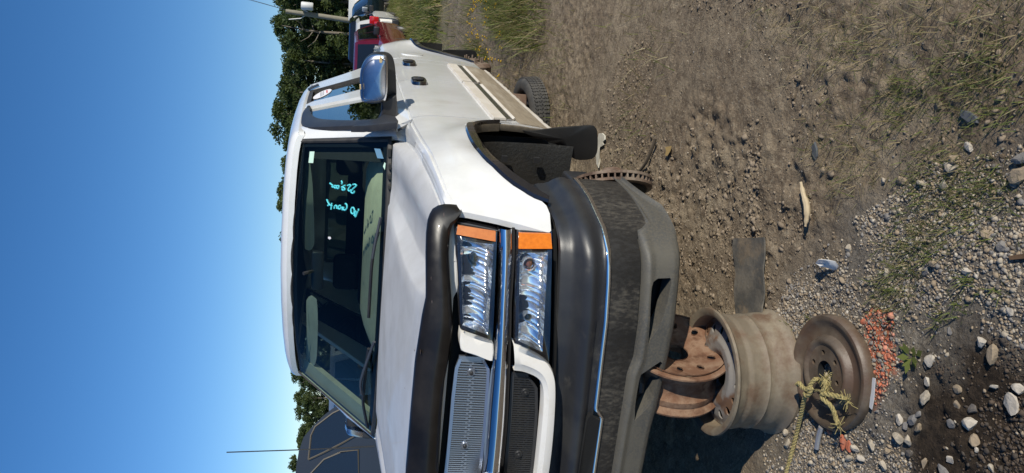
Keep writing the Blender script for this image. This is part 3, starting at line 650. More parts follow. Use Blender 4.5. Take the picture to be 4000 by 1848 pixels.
holed('air_dam',np.linspace(-1,1,241),V_,holes,vfn,(0,.07,0),VAL,P)
loft('air_dam_shade_sheet',[[(x,yb(x)+.085,z) for x in np.linspace(-.53,.53,31)] for z in (.56,.50,.425)],DARK,P)  # dark sheet added behind the openings so no daylight shows and they read shaded
for sx in (-1,1): loft('air_dam_shade_sheet',[[(sx*x,yb(x)+.085,z) for x in np.linspace(.532,.86,15)] for z in (.56,.50,.395)],DARK,P)
for mx in (1,-1):
    tube('tow_hook',[(mx*.36,.22,.46),(mx*.36,.10,.46),(mx*.37,.08,.465),(mx*.40,.08,.47),(mx*.42,.10,.47),(mx*.42,.22,.47)],.012,BLACK,P)
# ---- greenhouse
WB,WT=np.array([.872,1.50,1.295]),np.array([.712,1.962,1.750])
def wsurf(s,t,o=0):
    e=WB*(1-t)+WT*t; bow=.235*(1-t)+.15*t; lift=(.0*(1-t)+.028*t)
    return np.array([s*e[0],e[1]-bow*(1-s*s)-o*.72,e[2]+lift*(1-s*s)+o*.69])
def wfind(X,Y,o=0):
    s,t=.0,.5
    for _ in range(30):
        p=proj(wsurf(s,t,o)); a=(proj(wsurf(s+1e-4,t,o))-p)/1e-4; b=(proj(wsurf(s,t+1e-4,o))-p)/1e-4
        d=np.linalg.solve(np.stack([a,b],1),np.array([X,Y])-p); s+=d[0]; t+=d[1]
    return s,t
def wpt(X,Y,o=0): return wsurf(*wfind(X,Y,o),o)
ss=np.linspace(-1,1,41)
loft('windshield',[[wsurf(s,t) for s in ss] for t in np.linspace(0,1,15)],WIN,P)
def frame_strip(name,a,b,mt,o,o2=None):
    # closed band round the glass between inset a and b
    def loop(k,o):
        L=[]; ks=k*.62
        for s in np.linspace(-1+ks,1-ks,30): L.append(wsurf(s,k,o))
        for t in np.linspace(k,1-k,14)[1:]: L.append(wsurf(1-ks,t,o))
        for s in np.linspace(1-ks,-1+ks,30)[1:]: L.append(wsurf(s,1-k,o))
        for t in np.linspace(1-k,k,14)[1:-1]: L.append(wsurf(-1+ks,t,o))
        return L
    return loft(name,[loop(a,o),loop((a+b)/2,o if o2 is None else o2),loop(b,o)],mt,P,closed=True)
frame_strip('windshield_seal',-.014,.03,SEAL,.002,.010)
FRIT=mat('frit_band',(.008,.010,.014),.35)
frame_strip('glass_border',.03,.075,FRIT,-.006)
# A pillars: from the windshield edge to the window line
for mx in (1,-1):
    wl=[np.array(wsurf(1.012,t,.001)) for t in (-.06,0,.15,.3,.45,.6,.75,.88,.97,1.06)]
    dl=[np.array([xg(z),y,z]) for y,z in ((1.60,1.272),(1.60,1.300),(1.64,1.36),(1.72,1.44),(1.84,1.52),(1.95,1.60),(2.03,1.672),(2.08,1.722),(2.115,1.748),(2.22,1.768))]
    dl[0][0]=.908; dl[1][0]=.905; dl[2][0]=.895
    rows=[]
    for k,b in ((0,0),(.10,.006),(.4,.012),(.75,.010),(.95,.002),(1,-.012)):
        rows.append([p*(1-k)+q*k+np.array([b*.8,-b*.6,b*.3]) for p,q in zip(wl,dl)])
    loft('windshield_pillar',rows,WHITE,P,mx,thick=(-.03,.03,-.01))
    loft('cowl_corner',[[(.866,1.47,1.228),(.885,1.515,1.224),(.915,1.52,1.217),(.945,1.512,1.208),(.972,1.505,1.198)],[(.866,1.49,1.255),(.885,1.54,1.25),(.912,1.55,1.244),(.934,1.535,1.240),(.950,1.52,1.232)],[(.866,1.51,1.287),(.886,1.565,1.286),(.905,1.59,1.284),(.918,1.565,1.274),(.926,1.54,1.268)]],WHITE,P,mx,thick=(-.01,.01,-.01))
    # inside trim of the pillar; driver's side coloured dark to stand in for shade
    loft('pillar_trim',[[np.array(wsurf(s,t,-.02))+np.array([0,dy,0]) for t in np.linspace(.06,.93,8)] for s,dy in ((.995,.0),(.93,.02),(.86,.045),(.845,.09))],TANTRIM if mx==-1 else SEAT,P,mx)
    G=lambda y,z,o=0: np.array([xg(z)+o,y,z])
    # B and C pillars, window sill line, rear posts
    loft('middle_pillar',[[G(yb_+t*(yc_-yb_),z,.004) for t in (0,.15,.5,.85,1)] for z,yb_,yc_ in ((1.285,2.285,2.545),(1.35,2.33,2.575),(1.433,2.388,2.612),(1.55,2.467,2.655),(1.65,2.535,2.695),(1.75,2.605,2.735))],WHITE,P,mx,thick=(-.03,0,0))
    loft('rear_pillar',[[G(a+t*(b-a),z,.004) for t in (0,.1,.5,.9,1)] for z,a,b in ((1.285,3.03,3.43),(1.425,3.055,3.42),(1.55,3.09,3.40),(1.687,3.13,3.36),(1.75,3.15,3.33))],WHITE,P,mx,thick=(-.03,0,0))
    loft('window_sill',[[np.array([x,y,z]) for y in np.linspace(1.70,3.43,12)] for x,z in ((.957,1.268),(.957,1.278),(.945,1.286),(.92,1.285))],BLACK,P,mx,thick=(-.02,0,-.004))
    loft('window_gasket',[[G(a,z,.006) for z,a in ((1.285,3.00),(1.425,3.028),(1.55,3.062),(1.687,3.10),(1.735,3.115))],[G(a,z,.006) for z,a in ((1.285,3.028),(1.425,3.053),(1.55,3.088),(1.687,3.128),(1.748,3.148))]],SEAL,P,mx,thick=(-.02,0,0))
    loft('window_gasket',[[G(y,z,.006) for y,z in ((2.72,1.722),(2.9,1.724),(3.10,1.722))],[G(y,z,.006) for y,z in ((2.70,1.748),(2.9,1.75),(3.14,1.748))]],SEAL,P,mx,thick=(-.02,0,0))
    loft('front_window',[[G(a+t*(b-a),z,-.014) for t in np.linspace(0,1,6)] for z,a,b in ((1.28,1.66,2.30),(1.4,1.76,2.38),(1.55,1.90,2.48),(1.70,2.08,2.58),(1.75,2.15,2.62))],SIDEG if mx==1 else SIDEC,P,mx)
    rw=loft('rear_window',[[G(a+t*(b-a),z,-.012) for t in np.linspace(0,1,6)] for z,a,b in ((1.28,2.53,3.02),(1.4,2.59,3.04),(1.55,2.64,3.08),(1.70,2.70,3.13),(1.75,2.72,3.15))],SIDEG,P,mx)
    # rain visors
    vo=spline([gl(*q,.004) for q in ((1515,482),(1440,488),(1373,491),(1290,495),(1216,497),(1190,493),(1177,482),(1174,460),(1181,440),(1194,424),(1203,417))],36)
    vi=spline([gl(*q,.008) for q in ((1512,465),(1440,466),(1363,470),(1300,468),(1252,464),(1228,456),(1216,443),(1211,428),(1211,411),(1206,413))],36)
    if mx==1: loft('rain_visor',[vo+np.array([-.022,0,.006]),vo,vo*.5+vi*.5+np.array([.007,0,.002]),vi,vi+np.array([-.006,0,-.002])],BLACK,P,mx)
    vo=spline([G(*q,.026) for q in ((2.72,1.752),(2.9,1.757),(3.12,1.752),(3.22,1.70),(3.24,1.67))],20); vi=spline([G(*q,.016) for q in ((2.74,1.722),(2.9,1.727),(3.09,1.722),(3.14,1.68),(3.165,1.655))],20)
    if mx==-1: loft('rain_visor',[vo,vi],BLACK,P,mx,thick=(-.006,0,0))
    else: loft('rain_visor',[spline([G(*q,.022) for q in ((3.17,1.765),(3.22,1.74),(3.235,1.70))],8),spline([G(*q,.022) for q in ((3.12,1.750),(3.165,1.725),(3.18,1.69))],8)],BLACK,P,mx,thick=(-.008,0,0))
# ---- roof
RS=[(1.945,-.050,.150,-.01),(1.965,-.030,.150,0),(2.02,-.012,.145,0),(2.15,-.001,.11,0),(2.4,.010,.06,0),(2.7,.017,.02,0),(3.0,.014,0,0),(3.22,.002,0,0),(3.33,-.016,0,0),(3.40,-.045,0,0),(3.425,-.085,0,-.01)]
prof=[(.757,1.748),(.757,1.758),(.750,1.776),(.735,1.790),(.715,1.800),(.67,1.812),(.58,1.824),(.42,1.835),(.22,1.842),(0,1.845)]
rows=[]
for y,dz,bow,dx in RS:
    hi=lambda z: (z-1.748)/.097
    rows.append(mirrored([(x+dx,y-bow*(1-(x/.757)**2),z+dz*(.15+.85*hi(z)) if y>2 else z+dz*(hi(z))**.6) for x,z in prof]))
loft('roof',rows,WHITE,P,thick=(0,0,-.03))
loft('cab_back',[[(x,3.425+.0*z,z) for x in np.linspace(-min(xg(z),.955),min(xg(z),.955),9)] for z in (1.76,1.6,1.42,1.27,1.0,.6)],WHITE,P,thick=(0,-.02,0))
# ---- cab interior
loft('headliner',[mirrored([(x*.97,y-b*(1-(x/.757)**2),z-.035+dz*.5) for x,z in prof[3:]]) for y,dz,b,_ in RS[2:-2]],mat('headliner_cloth',(.16,.165,.15),.9),P)
DR_=[]
for y,zl,zh in ((1.285,1.268,1.268),(1.34,1.275,1.290),(1.46,1.28,1.318),(1.62,1.272,1.355),(1.76,1.26,1.382),(1.86,1.245,1.390),(1.92,1.20,1.380),(1.95,1.15,1.33),(1.96,1.0,1.1),(1.97,.8,.8)):
    DR_.append([(x,y+.235*(x/.87)**2*(1 if y<1.5 else .15),zl+(zh-zl)*np.interp(x,[-.45,-.28,.60,.78],[0,1,1,.55])) for x in np.linspace(-.84,.84,29)])
dash=loft('dashboard',DR_,DASH,P)
J=Join()
for x in (-.82,.82): J.box((x*.985,2.45,.95),(.02,.95,.30))
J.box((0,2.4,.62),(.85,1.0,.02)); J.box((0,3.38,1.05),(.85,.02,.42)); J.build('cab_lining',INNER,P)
cl=spline([(.18,1.95,1.27),(.25,1.95,1.345),(.42,1.95,1.365),(.58,1.95,1.345),(.66,1.95,1.27)],20)
loft('instrument_hood',[cl,cl+np.array([0,.10,-.01]),cl+np.array([0,.12,-.08])],SEAT,dash)
a=np.linspace(0,2*np.pi,40,endpoint=False); M=axis_matrix((.42,1.98,1.16),(0,.82,.57))
v=[];nr=10
for q in a:
    for k in range(nr):
        b=2*np.pi*k/nr; v.append(M[:3,:3]@np.array([(.185+.016*math.cos(b))*math.cos(q),(.185+.016*math.cos(b))*math.sin(q),.016*math.sin(b)])+M[:3,3])
f=[(i*nr+k,((i+1)%40)*nr+k,((i+1)%40)*nr+(k+1)%nr,i*nr+(k+1)%nr) for i in range(40) for k in range(nr)]
whl=mesh('steering_wheel',v,f,BLACK,P); bbox_box('wheel_boss',(.42,1.985,1.155),(.085,.03,.06),BLACK,whl,.02)
J=Join(); J.add(*tubedata([(.25,1.98,1.16),(.42,1.975,1.15),(.59,1.98,1.16)],.014,6)); J.build('wheel_spoke',BLACK,whl)
for x in (-.42,.42):
    s=bbox_box('seat',(x,2.42,.80),(.27,.26,.09),SEAT,P,.06); bbox_box('seat_back',(x,2.72,1.08),(.25,.075,.30),SEAT,s,.06); bbox_box('headrest',(x,2.76,1.47),(.13,.05,.085),SEAT,s,.04)
bbox_box('rear_seat',(0,3.2,1.02),(.78,.10,.30),SEAT,P,.06)
# passenger sun visor, driver visor, mirror, console
vz=lambda x,y,z: np.array([x,y,z])
sv=[wpt(X,Y,-.05) for X,Y in ((1187,1440),(1205,1446),(1228,1430),(1240,1380),(1242,1250),(1238,1172),(1228,1160),(1212,1166),(1203,1185),(1204,1300),(1200,1420))]
plate('sun_visor',spline(sv,40,True),(0,.02,.01),TANTRIM,P,bev=.006)
sv=[wpt(X,Y,-.05) for X,Y in ((1195,585),(1206,600),(1222,720),(1228,850),(1228,960),(1215,975),(1196,970),(1190,800))]
plate('sun_visor',spline(sv,40,True),(0,.02,.01),mat('visor_dark',(.09,.10,.085),.8),P,bev=.006)
p=wpt(1240,1055,-.06); rvm=bbox_box('rear_view_mirror',p,(.115,.018,.032),BLACK,P,.014)
tube('mirror_stalk',[p+np.array([0,-.01,.02]),p+np.array([0,-.05,.07])],.01,BLACK,rvm)
J=Join()
for zz in (1.62,1.36): J.box((.0,3.40,zz),(.62,.01,.012))
for x_ in (-.62,-.2,.2,.62): J.box((x_,3.40,1.49),(.012,.01,.13))
J.build('back_window_frame',mat('window_frame_grey',(.16,.17,.17),.5),P)
loft('back_window',[[(x,3.395,z) for x in np.linspace(-.6,.6,5)] for z in (1.61,1.37)],SIDEG,P)
# ---- writing and stickers on the glass
def S4(px,py): return (1150+px/2.48,530+py/2.48)
STROKES=[[(582,535),(576,553),(562,557),(550,547),(560,522),(588,497),(600,482),(588,472),(566,474)],
[(548,522),(541,535),(528,536),(522,522),(532,500),(547,483),(532,476),(514,484)],
[(492,480),(480,488),(468,506),(462,520),(474,529),(490,521),(482,506),(466,494),(456,502)],[(455,438),(463,455),(458,470)],
[(432,498),(428,510),(418,513),(409,504),(411,490),(421,485),(430,488),(432,498)],[(406,495),(402,507),(393,508),(385,498),(388,487),(397,484),(405,488),(406,495)],
[(382,488),(374,500),(366,494),(370,480),(358,472),(344,462),(352,460)],
[(622,708),(620,728)],[(612,735),(602,760),(592,787),(588,760),(596,728),(584,755),(578,776)],
[(583,725),(576,752),(562,757),(550,742),(550,712),(560,697),(574,700),(583,725)],
[(492,658),(506,668),(509,695),(497,719),(480,720),(472,710)],[(478,690),(474,712),(462,720)],[(462,688),(466,712)],
[(452,690),(445,710),(430,708),(428,688),(438,676),(450,682)],[(428,680),(420,710)],[(412,708),(410,682),(400,676),(390,684),(386,708)],
[(362,652),(355,716)],[(322,678),(345,672),(368,682)],[(345,672),(328,650),(314,618)]]
for s_ in STROKES:
        J=Join(); q=spline(s_,max(6,4*len(s_))); pts=[wpt(*S4(a_,b_),.003) for a_,b_ in q]; J.add(*tubedata(pts,.0042,5)); J.build('marker_writing',CYAN,P)
def gquad(name,pts,mt,par): return plate(name,[wpt(X,Y,.003) for X,Y in pts],(0,.001,-.001),mt,par,bev=0)
gquad('inspection_sticker',[(1210,592),(1228,592),(1223,637),(1205,636)],TEALW,P); gquad('permit_sticker',[(1462,580),(1485,582),(1498,620),(1474,618)],BLUEST,P)
gquad('number_plate_tag',[(1502,634),(1506,640),(1503,664),(1496,650)],TEALW,P)
gquad('leaf_on_glass',[(1282,925),(1290,925),(1293,932),(1287,936),(1281,931)],STICK,P)
el=[]; c_=np.array([1259,367.]); ax_=np.array([36,-17.]); bx_=np.array([4.,9.])
ov=plate('oval_sticker',[gl(*(c_+ax_*math.cos(t_)+bx_*math.sin(t_)),-.008) for t_ in np.linspace(0,2*np.pi,28,endpoint=False)],(-.001,0,0),STICK,P,bev=0)
plate('sticker_print',[gl(X,Y,-.0065) for X,Y in ((1274,353),(1279,351),(1280,361),(1275,364))],(-.001,0,0),STRED,ov,bev=0)
J=Join()
for X,Y in ((1262,363),(1256,367),(1251,369)): 
    q=[gl(X+dx,Y+dy,-.0065) for dx,dy in ((0,-7),(3,-8),(3,7),(0,8))]; J.add(q,[(0,1,2,3)])
J.build('sticker_text',STGREY,ov)
# ---- wipers
for pth,arm in (([(1478,905),(1463,960),(1452,1040),(1447,1120),(1440,1240)],[(1487,850),(1470,930),(1455,1010)]),([(1440,1362),(1432,1420),(1421,1520),(1418,1570),(1426,1620),(1436,1670)],[(1462,1335),(1440,1395),(1410,1490),(1413,1540)])):
    b=[wpt(X,Y,.012) for X,Y in pth]; wv=tube('wiper_blade',spline(b,30),.009,BLACK,P,6); tube('wiper_arm',spline([wpt(X,Y,.035) for X,Y in arm],16),.008,mat('wiper_grey',(.06,.065,.075),.35),wv,6)
J=Join()
for X,Y,h in ((1521,597,.018),(1520,690,.01),(1523,650,.012),(1521,730,.009)): J.box(wpt(X,Y,.012),(h,.012,.007))
J.build('cowl_clips',SEAL,P)
loft('cowl_panel',[[wsurf(s,-.035,.0)+np.array([0,dy,dz]) for s in np.linspace(-.975,.975,31)] for dy,dz in ((.02,.004),(-.03,-.02),(-.12,-.035))],BLACK,P)
# ---- whip antenna on the far fender
at=[yp(1462,1744,1.25)]+[yp(X,Y,1.25) for X,Y in ((1300,1752),(1150,1758),(1000,1763),(885,1767))]
ant=tube('whip_antenna',spline(at,30),[.004]*10+[.003]*20,mat('antenna_black',(.03,.03,.03),.4),P,6)
# ---- door mirrors
def mirror(mx):
    mo=[(1412,330),(1409,300),(1413,272),(1424,243),(1442,223),(1465,212),(1490,209),(1515,211),(1532,222),(1541,245),(1547,290),(1549,340),(1550,372),(1545,384),(1516,390),(1500,398),(1470,402),(1430,401),(1412,392),(1407,365)]
    Q=np.array([yp(X,Y,1.72) for X,Y in mo]); Q=spline(Q,60,True); c=Q.mean(0)
    def ringm(k,dy): return (Q-c)*k+c+np.array([0,dy,0])
    mr=loft('door_mirror',[ringm(.90,.012),ringm(.985,.014),ringm(1.0,.02),ringm(1.0,.05),ringm(.97,.10),ringm(.93,.115)],BLACK,P,mx,closed=True,caps=True)
    co=[(1409,350),(1406,310),(1410,272),(1422,243),(1440,223),(1463,212),(1488,210),(1507,213),(1513,240),(1513,300),(1512,350),(1508,378),(1500,392),(1470,400),(1432,400),(1412,392)]
    C=spline(np.array([yp(X,Y,1.705) for X,Y in co]),48,True); cc=C.mean(0)
    cr=[]
    for k,dy in ((1.0,.02),(1.0,-.004),(.97,-.012),(.86,-.020),(.84,-.016),(.81,-.022),(.6,-.029),(.3,-.033),(.02,-.034)):
        q=(C-cc)*k+cc+np.array([0,dy-.02,0]); q[:,1]+=.26*(q[:,2]-cc[2]); cr.append(q)
    sh_=loft('mirror_shell',cr,CHROMEB,mr,mx,closed=True)
    if mx==1:
        for pts in ([(1459,352),(1466,342),(1476,340),(1488,340),(1494,338),(1499,342),(1494,346),(1488,360),(1478,372),(1470,376),(1465,366)],[(1483,222),(1487,219),(1492,226),(1494,240),(1490,247),(1483,246),(1481,236)],[(1404,330),(1410,330),(1411,350),(1405,350)]):
            plate('peeled_patch',[inter(X,Y,lambda x,y,z:y-(1.685-.0275+.26*(z-1.378))) for X,Y in pts],(0,.006,0),FOIL,sh_,bev=.001)
    arm=[(1490,396),(1492,420),(1490,450),(1480,470),(1500,478),(1530,479),(1552,476),(1554,440),(1551,395),(1549,372),(1530,380),(1510,390)]
    plate('mirror_arm',np.array([yp(X,Y,1.68) for X,Y in arm]),(0,.07,0),BLACK,mr,mx,bev=.008)
    if mx==1: plate('mirror_base',np.array([inter(X,Y,lambda x,y,z:xg(z)+.025-x) for X,Y in ((1372,493),(1440,478),(1485,455),(1500,445),(1545,452),(1556,468),(1552,478),(1490,486),(1420,493))]),(-.03,0,0),BLACK,mr,mx,bev=.006)
    plate('mirror_glass',[q+np.array([0,.117,0]) for q in (Q-c)*.88+c],(0,.003,0),CHROME,mr,mx,bev=0)
    return mr
mirror(1); mf_=mirror(-1); pv_=Matrix.Translation((-.985,1.72,0)); mf_.matrix_basis=pv_@Matrix.Rotation(math.radians(-68),4,'Z')@pv_.inverted()
# =================================================================== the ground
def vnoise(x,y,seed=0):
    xi=np.floor(x).astype(np.int64); yi=np.floor(y).astype(np.int64); xf=x-xi; yf=y-yi
    def h(a,b):
        n=(a*374761393+b*668265263+seed*974711)&0x7fffffff; n=((n^(n>>13))*1274126177)&0x7fffffff; return ((n^(n>>16))&0xffff)/65535.
    u=xf*xf*(3-2*xf); v=yf*yf*(3-2*yf)
    return (h(xi,yi)*(1-u)+h(xi+1,yi)*u)*(1-v)+(h(xi,yi+1)*(1-u)+h(xi+1,yi+1)*u)*v
def fbm(x,y,f,o=4,seed=0):
    s=0;a=1;t=0
    for k in range(o): s=s+a*vnoise(x*f+k*17.3,y*f-k*9.1,seed+k); t+=a; a*=.5; f*=2.03
    return s/t
def W(pts): return [tuple(gp(X,Y)[:2]) for X,Y in pts]
# patches of different ground, measured once and kept in ground coordinates
GRAVEL=W([(2990,1848),(2985,1700),(3020,1300),(3040,1180),(3090,1060),(3200,980),(3330,860),(3480,760),(3640,640),(3800,620),(4000,560),(4420,420),(4420,2150),(2960,2150)])
WET=W([(3560,1848),(3570,1640),(3590,1500),(3625,1430),(3690,1400),(3800,1290),(3950,1330),(4200,1480),(4300,2050),(3560,2050)])
PAINT=W([(3385,1235),(3400,1215),(3470,1205),(3500,1225),(3505,1330),(3500,1440),(3470,1530),(3440,1580),(3420,1590),(3400,1540),(3405,1400),(3385,1300)])
def softmask(x,y,poly,wd):
    P_=np.stack([x.ravel(),y.ravel()],1); poly=np.array(poly); ins=inpoly(P_,poly); d=np.full(len(P_),9e9)
    for a,b in zip(poly,np.roll(poly,-1,0)):
        e=b-a; t=np.clip(((P_-a)@e)/(e@e+1e-12),0,1); c=a+t[:,None]*e; d=np.minimum(d,np.hypot(*(P_-c).T))
    return np.clip(.5+np.where(ins,d,-d)/(2*wd),0,1).reshape(x.shape)
def relief(x,y):
    near=np.exp(-np.hypot(x-1,y-1)/14)
    h=.030*(fbm(x,y,1.3,3,1)-.5)+.022*(fbm(x,y,6,3,5)-.5)*near
    clod=np.clip(fbm(x,y,15,3,9)-.54,0,1); rough=np.clip(fbm(x,y,1.7,2,21)-.38,0,1)*2.2
    pk=np.clip((fbm(x,y,1.1,3,51)-.40)*4,0,1); h+=.11*clod*rough*near*pk+(.004+.016*pk)*(fbm(x,y,40,2,14)-.5)*near+.012*pk*(fbm(x,y,22,2,57)-.5)*near
    # wheel ruts running along the row of cars
    for xc_,wd_ in ((2.55,.16),(3.25,.2)):
        q=(x-xc_-.10*np.sin(y*.7))/wd_; h-=.042*np.exp(-q*q)*np.exp(-((y-2)/5)**2)
    return h
def gz(x,y): return ground(x,y)+relief(x,y)
def axis(lo,hi,c,fine,n,ext):
    t=np.linspace(-1,1,n); return None
def warp(c0,c1,step,far,n_far):
    mid=np.arange(c0,c1,step); g=np.geomspace(step,far,n_far); a=c0-np.cumsum(g)[::-1]; b=mid[-1]+np.cumsum(g); return np.r_[a,mid,b]
gx_=warp(-.35,3.3,.0105,22,70); gy_=warp(-1.0,3.1,.0115,22,80)
GX,GY=np.meshgrid(gx_,gy_); GZ=gz(GX,GY)
nv_,nu_=GX.shape; idx=np.arange(nv_*nu_).reshape(nv_,nu_)
fq=np.stack([idx[:-1,:-1],idx[:-1,1:],idx[1:,1:],idx[1:,:-1]],-1).reshape(-1,4)
MUD=bpy.data.materials.new('mud'); MUD.use_nodes=True; N=MUD.node_tree; L=N.links; b=N.nodes['Principled BSDF']
tc=N.nodes.new('ShaderNodeTexCoord')
def nz(s,d,rg=.6):
    n=N.nodes.new('ShaderNodeTexNoise'); n.inputs['Scale'].default_value=s; n.inputs['Detail'].default_value=d; n.inputs['Roughness'].default_value=rg; L.new(tc.outputs['Object'],n.inputs['Vector']); return n.outputs[0]
def mr(o,a,b_,c=0,d=1):
    n=N.nodes.new('ShaderNodeMapRange'); n.inputs[1].default_value=a; n.inputs[2].default_value=b_; n.inputs[3].default_value=c; n.inputs[4].default_value=d; L.new(o,n.inputs[0]); return n.outputs[0]
def mixc(f,a,b_):
    n=N.nodes.new('ShaderNodeMix'); n.data_type='RGBA'; L.new(f,n.inputs[0])
    for k,v in ((6,a),(7,b_)):
        if isinstance(v,tuple): n.inputs[k].default_value=col4(v)
        else: L.new(v,n.inputs[k])
    return n.outputs[2]
def att(nm):
    n=N.nodes.new('ShaderNodeAttribute'); n.attribute_name=nm; return n.outputs['Fac']
c=mixc(mr(nz(2.2,6),.40,.62),(.222,.166,.108),(.305,.240,.160)); c=mixc(mr(nz(14,5),.42,.66),c,(.145,.107,.070)); c=mixc(mr(nz(60,4),.52,.70),c,(.33,.265,.18))
g_=mixc(mr(nz(90,4),.4,.6),(.15,.125,.094),(.22,.19,.15)); c=mixc(att('gravel'),c,g_)
wt=mixc(mr(nz(40,5),.4,.65),(.026,.018,.011),(.058,.040,.025)); c=mixc(att('wet'),c,wt)
pt=mixc(mr(nz(38,6),.42,.58),(.50,.13,.055),(.17,.10,.065)); c=mixc(att('paint'),c,pt)
gr=mixc(mr(nz(1.2,5),.4,.6),(.13,.15,.05),(.22,.19,.10)); c=mixc(att('green'),c,gr)
L.new(c,b.inputs['Base Color']); b.inputs['Roughness'].default_value=.93; b.inputs['Specular IOR Level'].default_value=.25
bp=N.nodes.new('ShaderNodeBump'); bp.inputs['Strength'].default_value=.8; bp.inputs['Distance'].default_value=.016
ad=N.nodes.new('ShaderNodeMath'); ad.operation='ADD'; L.new(nz(75,7,.7),ad.inputs[0]); L.new(nz(18,6),ad.inputs[1]); L.new(ad.outputs[0],bp.inputs['Height']); L.new(bp.outputs[0],b.inputs['Normal'])
gnd=fastmesh('ground',np.stack([GX,GY,GZ],-1).reshape(-1,3),fq,MUD,kind='structure',smooth=True)
def setatt(nm,v):
    a=gnd.data.attributes.new(nm,'FLOAT','POINT'); a.data.foreach_set('value',np.ascontiguousarray(v,dtype=np.float32).ravel())
near_=(np.abs(GX-1)<4)&(np.abs(GY)<5)
def msk(poly,wd,jit=.0,f=8):
    o=np.zeros_like(GX); jx=(fbm(GX[near_],GY[near_],f,3,31)-.5)*jit; jy=(fbm(GX[near_],GY[near_],f,3,37)-.5)*jit
    o[near_]=softmask(GX[near_]+jx,GY[near_]+jy,poly,wd); return o
setatt('gravel',msk(GRAVEL,.10,.25)); setatt('wet',msk(WET,.05,.16)); setatt('paint',msk(PAINT,.012,.05,25))
setatt('green',np.clip((fbm(GX,GY,.35,3,44)-.42)*5,0,1)*np.clip((GY-7)/4,0,1)*.8+np.clip((GY-20)/8,0,1)*.3)
tag(gnd,None)
# ---- scattered things: stones, clods, straw, grass
def ico():
    bm=bmesh.new(); bmesh.ops.create_icosphere(bm,subdivisions=1,radius=1); v=np.array([x.co[:] for x in bm.verts]); f=np.array([[q.index for q in p.verts] for p in bm.faces]); bm.free(); return v,f
def ico2():
    bm=bmesh.new(); bmesh.ops.create_icosphere(bm,subdivisions=2,radius=1); v=np.array([x.co[:] for x in bm.verts]); f=np.array([[q.index for q in p.verts] for p in bm.faces]); bm.free(); return v,f
IV,IF=ico(); IV2,IF2=ico2()
def rocks(name,xy,size,mats,probs,kind='stuff',sink=.25,flat=(.45,.8),jag=.28,big=False,seed=3,mi=None):
    V0,F0=(IV2,IF2) if big else (IV,IF); rg=np.random.default_rng(seed); n=len(xy); k=len(V0)
    sc_=rg.uniform(.65,1.25,(n,1,3)); sc_[:,:,2]*=rg.uniform(flat[0],flat[1],(n,1)); v=V0[None]*sc_*(1+rg.uniform(-jag,jag,(n,k,1)))
    a=rg.uniform(0,6.283,n); t=rg.normal(0,.3,n); ca,sa=np.cos(a),np.sin(a); ct,st=np.cos(t),np.sin(t)
    x,y,z=v[...,0],v[...,1],v[...,2]; y,z=y*ct[:,None]-z*st[:,None],y*st[:,None]+z*ct[:,None]; x,y=x*ca[:,None]-y*sa[:,None],x*sa[:,None]+y*ca[:,None]
    v=np.stack([x,y,z],-1)*size[:,None,None]; base=gz(xy[:,0],xy[:,1])+size*(.35-sink)
    v[...,0]+=xy[:,0:1]; v[...,1]+=xy[:,1:2]; v[...,2]+=base[:,None]
    f=(F0[None]+np.arange(n)[:,None,None]*k).reshape(-1,3)
    if mi is None: mi=rg.choice(len(mats),n,p=probs)
    return fastmesh(name,v.reshape(-1,3),f,None,kind=kind,slots=mats,mi=np.repeat(mi,len(F0)))
def stonemat(nm,c,c2): return mat(nm,c,.85,c2=c2,scale=45,bump=.3,bscale=150)
ST=[stonemat('stone_pale',(.43,.365,.275),(.33,.275,.20)),stonemat('stone_tan',(.32,.245,.16),(.25,.19,.125)),stonemat('stone_grey',(.225,.205,.18),(.175,.16,.145)),stonemat('stone_dark',(.12,.105,.09),(.16,.13,.10)),stonemat('stone_white',(.50,.44,.355),(.38,.33,.26))]
STWET=[stonemat('stone_wet_brown',(.065,.044,.028),(.105,.074,.048)),stonemat('stone_wet_dark',(.045,.034,.026),(.07,.055,.04))]
STP=[stonemat('stone_orange',(.50,.135,.062),(.33,.13,.08)),stonemat('stone_orange_pale',(.60,.24,.15),(.40,.22,.15))]
def sample(poly,n,seed,keepout=True):
    rg=np.random.default_rng(seed); p=np.array(poly); lo,hi=p.min(0),p.max(0); out=[]
    while len(out)<n:
        q=rg.uniform(lo,hi,(n*3,2)); q=q[inpoly(q,poly)]; out+=q.tolist()
    return np.array(out[:n])
VIEW=W([(2950,-60),(4050,-60),(4050,1908),(2950,1908)])
rg=np.random.default_rng(12)
q=sample(GRAVEL,40000,5); inw=inpoly(q,WET); inp=inpoly(q,PAINT); 
dn=fbm(q[:,0],q[:,1],3.2,3,81); q=q[dn+rg.normal(0,.07,len(q))>.40]; inw=inpoly(q,WET); inp=inpoly(q,PAINT); sz=.0022+.0125*rg.beta(.75,6.5,len(q)); keep=(~inw|(rg.random(len(q))<.75)); q,sz,inw,inp=q[keep],sz[keep],inw[keep],inp[keep]
dry=~inw&~inp
rocks('gravel',q[dry],sz[dry],ST,[.26,.34,.26,.10,.04],seed=4); rocks('wet_gravel',q[inw],sz[inw]*1.05,STWET+ST[:2],[.52,.42,.02,.04],seed=6); rocks('painted_gravel',q[inp],sz[inp]*1.05,STP+ST[1:3],[.30,.14,.34,.22],seed=8)
q=sample(PAINT,130,15); q=q[fbm(q[:,0],q[:,1],9,3,91)>.44]; rocks('painted_pebbles',q,.003+.009*rg.beta(1,5.5,len(q)),STP,[.75,.25],seed=9)
